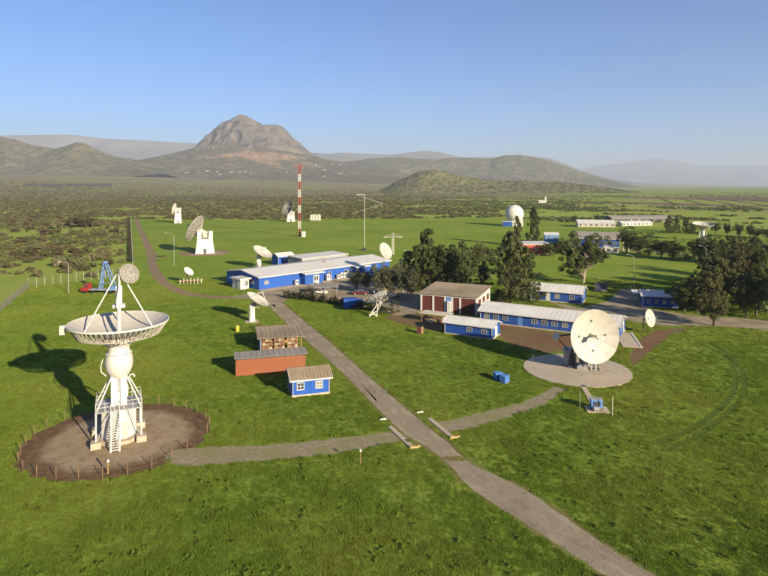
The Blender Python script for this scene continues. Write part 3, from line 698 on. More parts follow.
# column, sphere, neck
cb = MB()
cb.box(-.95, -.18, -.85, .7, 4.27, 8.7); cb.box(.18, .95, -.85, .7, 4.27, 8.7); cb.box(-.6, .6, -.55, .6, 4.3, 9.2)
cb.build('column', M_WHITE, A)
MB().box(-.3, .3, -.72, -.6, 5.9, 8.3).build('slot_back', M_GREY, A)  # darker grey back of the slot between the two column boxes
MB().lathe([(.95, 7.7), (1.35, 8.2), (1.65, 8.85), (1.74, 9.6), (1.65, 10.3), (1.42, 10.9), (1.28, 11.15), (1.28, 11.8)], 32).build('gear_housing', M_WHITE, A, None, 40)
bl = MB()
for i in range(22):
    t = 2 * PI * i / 22; bl.box(-.06, .06, -.05, .05, -.09, .09, Matrix.Translation((1.54 * math.cos(t), 1.54 * math.sin(t), 10.72)) @ Matrix.Rotation(t, 4, 'Z'))
tag(bl.build('bolts', M_GREY, A), kind='stuff')
MB().lathe([(0, -.22), (.36, -.22), (.36, .25), (0, .25)], 18, Matrix.Translation((0, -1.02, 8.6)) @ Matrix.Rotation(PI / 2, 4, 'X')).build('bearing_cap', M_GREY, A, None, 40)
MB().path([(1.0, -.4, 5.2), (1.1, -.5, 7.4), (1.35, -.5, 7.9), (1.75, -.5, 7.95), (1.9, -.5, 7.6)], .09, 7).build('cable_duct', M_WHITE, A)
MB().path([(-1.9, -.2, 10.2), (-2.15, -.2, 9.4), (-2.1, -.2, 8.6), (-1.5, -.2, 8.0)], .07, 7).build('cable_duct', M_WHITE, A)
VZ = 13.0; RR = 6.1; FL = 5.3
MB().lathe([(1.3, 11.75), (1.9, 12.0), (1.9, 12.75), (1.2, 12.95)], 28).build('hub', M_TRUSS, A, None, 40)
petals(A, Matrix.Translation((0, 0, VZ)), RR, FL, 24, [.7, 2.4, 4.2, RR], M_DISH)
zr = RR * RR / (4 * FL) + VZ
rim = MB(); rim.lathe([(RR - .02, zr - .16), (RR + .09, zr - .16), (RR + .09, zr + .06), (RR - .02, zr + .06)], 72, closed=True); rim.build('rim', M_WHITE, A)
tr = MB(); n = 56; lr, lz = 5.1, 13.2
for i in range(n):
    t0, t1, tm = 2 * PI * i / n, 2 * PI * (i + 1) / n, 2 * PI * (i + .5) / n
    lo = Vector((lr * math.cos(tm), lr * math.sin(tm), lz)); lo2 = Vector((lr * math.cos(tm + 2 * PI / n), lr * math.sin(tm + 2 * PI / n), lz))
    u0 = Vector((RR * .99 * math.cos(t0), RR * .99 * math.sin(t0), zr - .15)); u1 = Vector((RR * .99 * math.cos(t1), RR * .99 * math.sin(t1), zr - .15))
    tr.bar(lo, u0, .052); tr.bar(lo, u1, .052); tr.bar(lo, lo2, .07)
    if i % 2 == 0:
        h = Vector((1.85 * math.cos(tm), 1.85 * math.sin(tm), 12.35)); tr.bar(lo, h, .08)
        md = Vector((3.4 * math.cos(tm), 3.4 * math.sin(tm), VZ + 3.4 ** 2 / (4 * FL) - .1)); tr.bar(lo, md, .06); tr.bar(h.lerp(lo, .45), md, .06)
tr.build('back_truss', M_TRUSS, A)
MB().box(-RR - .75, -RR - .05, -.4, .2, zr - 1.0, zr + .1).build('rim_box', M_TRUSS, A)
for t in (0, PI / 2, PI, 3 * PI / 2):
    r = 4.05; MB().tube((r * math.cos(t), r * math.sin(t), VZ + r * r / (4 * FL)), (.32 * math.cos(t), .32 * math.sin(t), 20.7), .105, .085, 8).build('feed_leg', M_WHITE, A)
MB().lathe([(.30, VZ), (.24, 16.6)], 14).build('feed_column', M_WHITE, A, None, 40)
bx = MB(); bx.box(-.38, .38, -.38, .38, 17.0, 19.3); bx.box(-.75, .75, -.6, .6, 16.55, 16.95); bx.build('receiver_box', M_WHITE, A)
MB().lathe([(.20, 19.3), (.16, 20.9)], 12).build('feed_mast', M_WHITE, A, None, 40)
SM = frame_to((1.3, -.05, 20.8), (.42, -.80, .42))
sb = MB(); sb.lathe([(0, .32), (.5, .27), (.95, .13), (1.32, -.1), (1.32, -.2), (.7, -.1), (0, -.1)], 36); sb.build('subreflector', M_DISHGREY, A, SM, 35)
rb = MB()
for i in range(16):
    t = 2 * PI * i / 16; c, s = math.cos(t), math.sin(t); rb.bar((c * .2, s * .2, .335), (c * .8, s * .8, .215), .03); rb.bar((c * .8, s * .8, .21), (c * 1.3, s * 1.3, -.065), .03)
for q, z in ((.5, .29), (.95, .15), (1.28, -.06)):
    for i in range(24):
        t0, t1 = 2 * PI * i / 24, 2 * PI * (i + 1) / 24; rb.bar((q * math.cos(t0), q * math.sin(t0), z), (q * math.cos(t1), q * math.sin(t1), z), .035)
rb.build('subreflector_ribs', M_TRUSS, A, SM)

# fence round the circle
FN = thing('wire_fence', 'low wire fence of rusty posts around the soil circle', 'fence', bc)
npost = 27; pp = []
for i in range(npost):
    t = 2 * PI * i / npost + .1
    if -0.16 < math.sin(t) < 0.09 and math.cos(t) > 0: continue
    r = 10.5 + .2 * math.sin(5 * t); p = Vector((r * math.cos(t), r * math.sin(t), 0)); pp.append((t, p))
    MB().bar(p + Vector((0, 0, -.2)), p + Vector((rng.uniform(-.06, .06), rng.uniform(-.06, .06), 1.3)), .06).build('post', M_POST, FN)
for h in (.45, .85, 1.2):
    w = MB()
    for (t0, a0), (t1, a1) in zip(pp, pp[1:] + pp[:1]):
        if (t1 - t0) % (2 * PI) < .5: w.tube(a0 + Vector((0, 0, h)), a1 + Vector((0, 0, h)), .0035, .0035, 3, False)
    w.build('wire', M_GREY, FN)
def stake(px, py, h, label, m, head=None, thick=.06):
    p = G(px, py); T = thing('marker_stake', label, 'stake', p)
    MB().bar((0, 0, -.1), (0, 0, h), thick).build('stake', m, T)
    if head: MB().lathe([(0, h - .02), (.13, h), (.15, h + .12), (.09, h + .26), (0, h + .28)], 12).build('cap', M_WHITE, T, None, 40)
stake(108, 474, 1.3, 'stake with a white lamp head at the front edge of the soil circle', M_WOOD, True, .12)
stake(360.5, 465, 1.5, 'thin wooden stake with white cap in the grass by the gravel path', M_WOOD, True)
stake(612.5, 416, 2.6, 'slim pale pole in the grass beside the generator slab', M_TRUSS, None, .07)
stake(580, 409, 2.4, 'slim grey pole behind the generator slab', M_GREY, None, .05)
stake(533, 362, .9, 'short white marker post at the edge of the concrete circle', M_WHITE, True, .09)

# ---- the dish on the concrete circle
rc = G(584, 368); B = thing('dish_antenna', 'white faceted dish antenna facing the sun on the round concrete pad', 'antenna', (rc.x, rc.y, .10), face(rc))
ax = Vector((math.sin(R(31)), -math.cos(R(31)), 0)) * math.cos(R(6)) + Vector((0, 0, math.sin(R(6))))
VX = Vector((1.05, -.9, 5.75)); MR = frame_to(VX, ax); RB, FB = 4.45, 3.7
petals(B, MR @ Matrix.Rotation(R(15), 4, 'Z'), RB, FB, 12, [.35, 2.4, RB], M_DISH, .006)
bk = MB()
for i in range(12):
    t = 2 * PI * i / 12; c, s = math.cos(t), math.sin(t)
    bk.bar((c * .9, s * .9, -1.0), (c * 4.25, s * 4.25, 4.25 ** 2 / 14.8 - .15), .11); bk.bar((c * 2.6, s * 2.6, .3), (c * 2.2, s * 2.2, -.55), .07)
    t1 = 2 * PI * (i + 1) / 12
    for q, z in ((2.2, -.55), (4.15, 1.0), (.9, -1.0)): bk.bar((c * q, s * q, z), (math.cos(t1) * q, math.sin(t1) * q, z), .09)
bk.build('back_structure', M_DARK, B, MR)
MB().lathe([(.9, -1.0), (.9, -.1), (0, -.1)], 18).build('hub', M_GREY, B, MR, 40)
MB().lathe([(.40, .02), (.26, .5), (.17, 1.1), (.24, 1.7), (.46, 2.5), (0, 2.45)], 16).build('feed_cone', M_DISH, B, MR, 40)
for i in range(4):
    t = PI / 2 * i; MB().tube((math.cos(t) * 2.45, math.sin(t) * 2.45, 2.45 ** 2 / 14.8), (math.cos(t) * .3, math.sin(t) * .3, 3.5), .022, .018, 6).build('feed_strut', M_WHITE, B, MR)
    MB().box(-.16, .16, -.16, .16, 0, .09, Matrix.Translation((math.cos(t) * 2.45, math.sin(t) * 2.45, 2.45 ** 2 / 14.8 + .02))).build('strut_foot', M_DARK, B, MR)
MB().lathe([(0, 3.62), (.26, 3.56), (.30, 3.5), (.15, 3.42), (0, 3.40)], 20).build('subreflector', M_WHITE, B, MR, 40)
mt = MB()
for sx in (-1, 1):
    mt.bar((sx * 1.3, .9, 5.6), (sx * 2.5, -.9, 0), .22); mt.bar((sx * 1.3, .9, 5.6), (sx * 2.3, 3.1, 0), .22); mt.bar((sx * 2.5, -.9, .3), (sx * 2.3, 3.1, .3), .14)
    mt.bar((sx * 1.85, .0, 2.8), (sx * 1.8, 2.0, 2.8), .12)
mt.bar((-2.5, -.9, .3), (2.5, -.9, .3), .14); mt.bar((-1.3, .9, 5.6), (1.3, .9, 5.6), .3); mt.bar((-2.4, 1.1, 1.2), (1.9, .0, 3.6), .1)
mt.bar((-1.9, 2.0, 2.8), (1.9, 2.0, 2.8), .12); mt.bar((0, .9, 5.6), tuple(MR @ Vector((0, 0, -.9))), .7)
mt.build('mount_frame', M_DARK, B)
MB().lathe([(.8, .1), (.7, 4.4), (.95, 4.6), (.95, 5.0)], 18, Matrix.Translation((0, 1.0, 0))).build('pedestal', M_GREY, B, None, 40)
cbn = MB(); cbn.box(-3.3, -1.25, .1, 2.3, 0, 2.5); cbn.box(-3.4, -1.15, 0, 2.4, 2.5, 2.58); cbn.build('equipment_cabin', M_GREY, B)
MB().box(-2.1, -1.45, .04, .098, .1, 2.1).build('cabin_door', M_DARK, B)
drm = MB(); drm.lathe([(0, -.32), (.55, -.30), (.60, -.1), (.60, .35), (.48, .62), (0, .72)], 22, Matrix.Translation((-4.45, -1.5, 5.2)) @ Matrix.Rotation(R(75), 4, 'X')); drm.build('drive_drum', M_WHITE, B, None, 40)
ar = MB(); ar.bar((-4.4, -1.1, 5.2), (-1.2, .9, 5.4), .22); ar.bar((-4.4, -1.1, 5.0), (-2.7, 1.4, 2.5), .12); ar.build('drum_arm', M_DARK, B)
ss = MB()
for sx in (1.15, 1.85): ss.bar((sx, -1.4, .05), (sx, .6, 2.6), .07, .2, (1, 0, 0)); ss.tube((sx, -1.4, .95), (sx, .6, 3.5), .03, .03, 5)
for k in range(10):
    y = -1.35 + 1.9 * k / 9; z = .2 + 2.35 * k / 9; ss.box(1.17, 1.83, y - .12, y + .12, z - .02, z + .02)
ss.build('stairs', M_TRUSS, B)
jk = MB(); jk.box(-1.1, .6, -1.55, -1.0, .0, .55); jk.box(-.9, -.3, -1.5, -1.1, .55, 1.0); jk.tube((.1, -1.3, .55), (.1, -1.3, 1.3), .12, .12, 8); jk.build('drive_unit', M_GREY, B)

# plank walk and generator in front of it
def slab_between(name, label, cat, pa, pb, w, h, m, z=0.0):
    T = thing(name, label, cat, (0, 0, 0)); d_ = (pb - pa).normalized(); n_ = Vector((-d_.y, d_.x, 0)) * w / 2
    mid = (pa + pb) / 2; T.location = (mid.x, mid.y, z)
    q = [pa - n_ - mid, pb - n_ - mid, pb + n_ - mid, pa + n_ - mid]
    s_ = MB(); s_.prism([(v.x, v.y) for v in q], -.1, h); s_.build('slab', m, T); EXCL.append([((v + mid).x, (v + mid).y) for v in q]); return T
slab_between('walkway', 'narrow concrete walkway from the round pad to the generator', 'walkway', G(583, 386), G(592, 402), .8, .10, M_CONC)
gcn = G(597, 410); GS = thing('generator', 'blue diesel generator on a small concrete slab before the white dish', 'generator', gcn, R(-8))
s_ = MB(); s_.box(-1.5, 1.5, -1.1, 1.1, -.1, .14); s_.build('slab', M_CONC, GS); EXCL.append([(gcn.x + dx, gcn.y + dy) for dx, dy in ((-1.6, -1.2), (1.6, -1.2), (1.6, 1.2), (-1.6, 1.2))])
g = MB(); g.box(-.85, .65, -.5, .5, .5, 1.55); g.build('engine_housing', M_BLUEL, GS)
g = MB(); g.box(-.9, .7, -.55, .55, 1.552, 1.62); g.build('housing_lid', M_GREY, GS)
for x in (-.8, .6):
    for y in (-.45, .45): MB().bar((x, y, .14), (x, y, .5), .10).build('leg', M_DARK, GS)
g = MB(); g.box(-.55, .35, -.56, -.502, .7, 1.3); g.build('vent_grille', M_DARK, GS)
MB().path([(.3, .2, 1.6), (.3, .2, 2.0), (.5, .2, 2.1)], .05, 7).build('exhaust_pipe', M_DARK, GS)
g = MB(); g.lathe([(0, 0), (.3, 0), (.3, .7), (0, .7)], 14, Matrix.Translation((-.6, -.78, .42)) @ Matrix.Rotation(PI / 2, 4, 'Y')); g.build('fuel_tank', M_GREY, GS, None, 40)

# ---- smaller antennas
def pedestal(T, h, r0, r1, base=True, m=None):
    p = MB(); p.lathe([(r0, 0), (r0, .25), (r1 * 1.15, .3), (r1, h - .4), (r1 * 1.3, h - .3), (r1 * 1.3, h), (0, h)], 16); p.build('pedestal', m or M_WHITE, T, None, 40)
    if base: q = MB(); q.box(-r0 * 1.9, r0 * 1.9, -r0 * 1.9, r0 * 1.9, -.15, .12); q.build('footing', M_CONC, T)
p = G(252, 321.5); T = thing('satellite_dish', 'white tilted satellite dish on a stout pedestal beside the driveway', 'antenna', p, face(p))
pedestal(T, 3.4, .75, .62); y = MB(); y.box(-.5, .9, -.35, .35, 3.4, 4.1); y.bar((.2, -.7, 3.9), (1.6, -.5, 3.0), .15); y.build('yoke', M_GREY, T)
simple_dish(T, (1.0, 0, 4.45), (.50, -.12, .86), 2.9, 2.6, M_DISH, 3, .4, .85, .16)
p = G(259, 268.5); T = thing('satellite_dish', 'white dish tilted to the right standing behind the west end of the long blue building', 'antenna', p, face(p))
pedestal(T, 4.3, .95, .75); y = MB(); y.box(-.7, .9, -.5, .5, 4.3, 5.2); y.bar((-.9, -.8, 2.6), (.4, -.6, 4.6), .25); y.build('yoke', M_WHITE, T)
simple_dish(T, (.9, 0, 5.3), (.46, -.30, .84), 3.9, 3.2, M_DISH, 3, .4, .85, .2)
p = G(384, 262.5); T = thing('satellite_dish', 'grey-white dish on its edge behind the east end of the long blue building', 'antenna', p, face(p))
pedestal(T, 3.0, .8, .5); y = MB(); y.box(-.5, .5, -.5, .5, 3.0, 4.0); y.build('yoke', M_GREY, T)
simple_dish(T, (0, -.7, 4.4), (.72, -.56, .42), 3.5, 3.0, M_DISH, 3, .4, .8, .2)
p = G(647, 333); T = thing('satellite_dish', 'small white oval dish on a dark pole over the concrete ramp', 'antenna', (p.x, p.y, .5), face(p))
MB().tube((-.7, .4, -.5), (-.7, .4, 2.6), .11, .11, 10).build('pole', M_DARK, T)
y = MB(); y.bar((-.7, .4, 2.2), (.3, .1, 2.6), .16); y.build('yoke', M_DARK, T)
simple_dish(T, (.2, .05, 2.6), (.86, -.46, .22), 1.85, 1.7, M_DISH, 2, 0, .9, .12, strut=.03)
# lattice mounted dish by the hedge
p = G(375, 316.5); T = thing('satellite_dish', 'dish with dark face on a zigzag white lattice stand beside the hedge', 'antenna', p, face(p))
for sx, nm in ((-.9, 0), (.9, 1)):
    MB().bar((sx - .5, -.6, 0), (sx * .2 + .5, 0, 2.6), .17).build('leg', M_WHITE, T); MB().bar((sx - .5, .9, 0), (sx * .2 + .5, 0, 2.6), .17).build('leg', M_WHITE, T)
la = MB()
for a_, b_ in (((-1.4, -.6, .1), (.7, 0, 1.6)), ((.4, -.6, .1), (-.5, -.3, 1.2)), ((-1.4, -.6, .6), (.4, -.6, .6)), ((.5, 0, 2.6), (1.5, -.3, 3.5)), ((.5, 0, 2.6), (.2, -.3, 3.9)), ((1.5, -.3, 3.5), (.2, -.3, 3.9)), ((1.6, -.3, 3.4), (1.1, -.3, 2.6)), ((.7, 0, 1.6), (1.3, -.2, 2.7))): la.bar(a_, b_, .15)
la.build('lattice', M_WHITE, T)
simple_dish(T, (.75, .3, 3.75), (-.42, .45, .78), 2.9, 2.4, M_GREY, 0, 0, .8, .16, mb_=M_DARK, strut=.04)
la = MB(); la.path([(.9, -.4, 3.4), (2.2, -.6, 5.9), (2.7, -.6, 5.2)], .09, 6); la.bar((2.2, -.6, 5.9), (-.6, -.4, 5.0), .09); la.build('feed_arm', M_WHITE, T)

def yoke_tower(name, label, px, py, W, h, Rr, ax_, off, matd, group=None, D=None):
    p = G(px, py); T = thing(name, label, 'antenna', p, face(p), group)
    t = MB(); n_ = 7
    prof = [(-W / 2, 0), (W / 2, 0), (W * .40, h * .62), (W * .40, h), (W * .20, h), (W * .18, h * .66), (-W * .18, h * .66), (-W * .20, h), (-W * .40, h), (-W * .40, h * .62)]
    dd = W * .40
    t.add([(x, -dd if z < h * .5 else -dd * .75, z) for x, z in prof] + [(x, dd if z < h * .5 else dd * .75, z) for x, z in prof],
          [tuple(range(10)), tuple(reversed(range(10, 20)))] + [((i + 1) % 10, i, i + 10, (i + 1) % 10 + 10) for i in range(10)])
    t.build('tower', M_WHITE, T); MB().box(-W * .07, W * .07, -dd - .06, -dd + .25, 0.05, 2.2).build('door', M_DARK, T)
    y_ = MB(); v = Vector(off); y_.tube((-W * .4, 0, h * .9), (W * .4, 0, h * .9), W * .10, W * .10, 10); a_ = Vector(ax_).normalized()
    y_.tube((0, 0, h * .9), v - a_ * Rr * .16, W * .13, W * .18, 10); y_.box(-W * .12, W * .12, -W * .2, W * .2, h * .72, h * 1.0); y_.build('elevation_drive', M_TRUSS, T)
    simple_dish(T, off, ax_, Rr, Rr * .8, matd, 4, .4, .7, .35, strut=.09, ribs=18)
    return T
yoke_tower('dish_antenna', 'big grey dish on a white forked tower beside the track', 205, 253, 8.4, 10.0, 6.6, (-.80, .36, .46), (-3.0, .6, 10.4), M_DISHGREY)
yoke_tower('dish_antenna', 'distant white dish seen edge-on on a tall narrow tower at the lawn edge', 178, 223, 5.8, 12.5, 4.8, (-.93, .30, .22), (-1.8, .3, 11.2), M_DISH)
yoke_tower('dish_antenna', 'distant pale dish turned left on a white tower behind the striped mast', 291, 221.5, 7.0, 8.5, 6.2, (-.70, -.60, .38), (-1.8, -1.4, 10.8), M_DISHGREY)
# dish pointing up among the far trees
p = G(703, 240.5); T = thing('dish_antenna', 'white dish pointing up like a bowl beyond the row of trees', 'antenna', p, face(p))
t = MB(); t.lathe([(1.7, 0), (1.5, 2.0), (.9, 2.3), (.85, 5.6), (0, 5.6)], 14); t.build('pedestal', M_WHITE, T, None, 40)
for sx in (-1, 1): MB().bar((sx * 2.4, -.6, 0), (sx * 1.2, -.3, 5.2), .35).build('leg', M_WHITE, T)
simple_dish(T, (0, 0, 6.6), (.05, -.14, .98), 5.6, 2.7, M_DISH, 4, .3, .7, .5, strut=.16, ribs=16)

# radome
p = G(514.5, 226); T = thing('radome', 'white spherical radome on a blue base building', 'radome', p, face(p))
rs_ = 6.9
rd = MB()
import bmesh
bmx = bmesh.new(); bmesh.ops.create_icosphere(bmx, subdivisions=3, radius=rs_)
bmx.verts.ensure_lookup_table(); zc = 9.2
rd.add([v.co + Vector((0, 0, zc)) for v in bmx.verts], [tuple(v.index for v in f.verts) for f in bmx.faces if f.calc_center_median().z > -rs_ * .72]); bmx.free()
rd.build('dome', M_WHITE, T)
MB().lathe([(4.8, 0), (4.8, 4.3), (0, 4.4)], 20).build('dome_base', M_WHITE, T)
q = MB(); q.box(-8.6, -1.5, -4.5, 3.5, 0, 3.4); q.build('annex', M_BLUED, T); q = MB(); q.box(-8.9, -1.2, -4.8, 3.8, 3.41, 3.7); q.build('annex_roof', M_ROOFW, T)
q = MB(); q.box(2.0, 6.2, -4.5, 1.0, 0, 5.4); q.build('stair_tower', M_WHITE, T)

# striped mast
p = G(299.5, 236.5); hm = 42.4; T = thing('lattice_mast', 'tall lattice mast painted in red and white bands on the lawn', 'mast', p, face(p))
nb = 9
for k in range(nb):
    z0, z1 = hm * k / nb, hm * (k + 1) / nb; w = .66; m_ = MB()
    cs = [(-w, -w * .6), (w, -w * .6), (0, w)]
    for i in range(3):
        a_, b_ = cs[i], cs[(i + 1) % 3]; m_.bar((*a_, z0), (*a_, z1), .24)
        for j in range(3):
            za, zb = z0 + (z1 - z0) * j / 3, z0 + (z1 - z0) * (j + 1) / 3; m_.bar((*a_, za), (*b_, zb), .20); m_.bar((*b_, za), (*a_, zb), .20)
    m_.build('mast_section', M_MASTR if k % 2 == 0 else M_WHITE, T)
q = MB(); q.box(-4.6, 2.6, -.15, .15, hm, hm + .4); q.tube((0, 0, hm), (0, 0, hm + 2.2), .08, .05, 6); q.build('crossarm', M_MASTR, T)
p2 = G(303.5, 236.8); T = thing('equipment_cabinet', 'white cabinet beside the foot of the striped mast', 'cabinet', p2, face(p2))
q = MB(); q.box(-1.1, 1.2, -1, 1, 0, 3.2); q.build('body', M_WHITE, T); q = MB(); q.box(-1.25, 1.35, -1.15, 1.15, 3.2, 3.4); q.build('lid', M_GREY, T); MB().box(-.9, -.1, -1.05, -1.003, .2, 2.9).build('door', M_GREY, T)
# thin mast with wire triangle
p = G(364.5, 250); T = thing('wire_antenna_mast', 'slim pole carrying a triangular wire antenna on the lawn', 'mast', p, face(p))
hm = 26.4; MB().tube((0, 0, 0), (0, 0, hm), .17, .12, 8).build('pole', M_TRUSS, T)
q = MB(); q.bar((-3.8, 0, hm), (9, .5, hm - 4.4), .11); q.bar((9, .5, hm - 4.4), (-4, 0, hm - 8.4), .09); q.bar((-3.8, 0, hm), (-.1, 0, hm), .2); q.build('wire_triangle', M_TRUSS, T)
q = MB(); q.box(-.9, .9, -.9, .9, 0, 1.1); q.build('anchor_block', M_DARK, T)
# T shaped antenna
p = G(393, 254.5); T = thing('dipole_antenna', 'white lattice post with a flat triangular top like a parasol frame', 'antenna', p, face(p))
q = MB()
for sx in (-.45, .45):
    for sy in (-.45, .45): q.bar((sx, sy, 0), (sx * .8, sy * .8, 7.6), .14)
for k in range(7):
    z = 7.4 * k / 7
    for sy in (-.42, .42): q.bar((-.42, sy, z), (.42, sy, z + 1.05), .09); q.bar((.42, sy, z), (-.42, sy, z + 1.05), .09)
q.build('lattice_post', M_WHITE, T)
q = MB()
for k in range(4):
    c, s = math.cos(PI / 2 * k + .1), math.sin(PI / 2 * k + .1); q.bar((0, 0, 7.9), (4.2 * c, 4.2 * s, 7.7), .14); q.bar((0, 0, 9.6), (4.2 * c, 4.2 * s, 7.7), .07)
q.tube((0, 0, 7.6), (0, 0, 9.7), .1, .08, 6); q.build('arms', M_WHITE, T)
# panel rack
p = G(315.5, 221.5); T = thing('antenna_array', 'row of four pale panels on a frame at the far lawn edge', 'antenna', p, face(p))
for k in range(4): q = MB(); q.box(-4.4 + 2.25 * k, -2.5 + 2.25 * k, -.3, .3, .9, 5.8 + .4 * (k % 2)); q.build('panel', M_TRUSS, T)
q = MB(); q.bar((-4.6, .5, 2), (4.6, .5, 2), .3)
for k in range(5): q.bar((-4.4 + 2.2 * k, .5, 0), (-4.4 + 2.2 * k, .5, 4.5), .3)
q.build('frame', M_GREY, T)
# test dish above a row of posts
p = G(189, 283.5); T = thing('antenna_array', 'small tilted white dish over a bench of short posts near the track', 'antenna', p, face(p))
for k in range(7):
    x = -2.6 + 1.05 * k; MB().bar((x, -1.0 + .2 * (k % 3), 0), (x, -1.0 + .2 * (k % 3), 1.5 + .3 * (k % 2)), .22).build('post', M_TRUSS, T)
q = MB(); q.bar((-3, -1, 1.0), (4.2, -1, 1.0), .18); q.bar((-3, .3, 1.0), (4.2, .3, 1.0), .18); q.build('bench_rail', M_WOOD, T)
MB().tube((-.4, .2, 0), (-.4, .2, 3.0), .2, .2, 8).build('pole', M_DARK, T)
simple_dish(T, (-.3, -.1, 3.6), (.55, -.45, .70), 1.7, 1.5, M_WHITE, 3, .3, .8, .12, strut=.04)
q = MB(); q.box(-1.5, -.3, -.2, .9, 2.6, 4.6, Matrix.Rotation(R(8), 4, 'Y')); q.build('mount_box', M_WHITE, T)
# ------------------------------------------------------------------ buildings
def window(T, M, w, h, mframe=None, bars=True, mp=None):
    """window centred at the origin of M: x across, z up, -y out of the wall"""
    t = .09; f = MB()
    f.box(-w / 2, w / 2, -.07, -.002, -h / 2, -h / 2 + t); f.box(-w / 2, w / 2, -.07, -.002, h / 2 - t, h / 2)
    f.box(-w / 2, -w / 2 + t, -.07, -.002, -h / 2 + t, h / 2 - t); f.box(w / 2 - t, w / 2, -.07, -.002, -h / 2 + t, h / 2 - t)
    if bars:
        f.box(-.03, .03, -.06, -.012, -h / 2 + t, h / 2 - t); f.box(-w / 2 + t, -.032, -.055, -.012, -.03, .03); f.box(.032, w / 2 - t, -.055, -.012, -.03, .03)
    o = f.build('window', mframe or M_WINF, T, M)
    g_ = MB(); g_.box(-w / 2 + t, w / 2 - t, -.010, -.004, -h / 2 + t, h / 2 - t); g_.build('pane', mp or (M_GLASS if rng.random() < .7 else M_CURTAIN), o)
def wall_m(face_, L_, W_, u, z):
    if face_ == 'F': return Matrix.Translation((u, 0, z))
    if face_ == 'R': return Matrix.Translation((L_, u, z)) @ Matrix.Rotation(PI / 2, 4, 'Z')
    if face_ == 'L': return Matrix.Translation((0, W_ - u, z)) @ Matrix.Rotation(-PI / 2, 4, 'Z')
    return Matrix.Translation((L_ - u, W_, z)) @ Matrix.Rotation(PI, 4, 'Z')
def roof_slab(T, a, b, c, d, th, m, rib=1.0, name='roof'):
    """sheet with standing ribs; a,b lower edge, d,c upper edge"""
    a, b, c, d = map(Vector, (a, b, c, d)); n_ = (b - a).cross(d - a).normalized(); s_ = MB()
    s_.add([a, b, c, d, a + n_ * th, b + n_ * th, c + n_ * th, d + n_ * th], [(3, 2, 1, 0), (4, 5, 6, 7), (0, 1, 5, 4), (1, 2, 6, 5), (2, 3, 7, 6), (3, 0, 4, 7)])
    k = max(2, int((b - a).length / rib))
    for i in range(k + 1):
        t = .004 + .992 * i / k; s_.bar(a.lerp(b, t) + n_ * (th + .022), d.lerp(c, t) + n_ * (th + .022), .05, .035, n_)
    return s_.build(name, m, T)
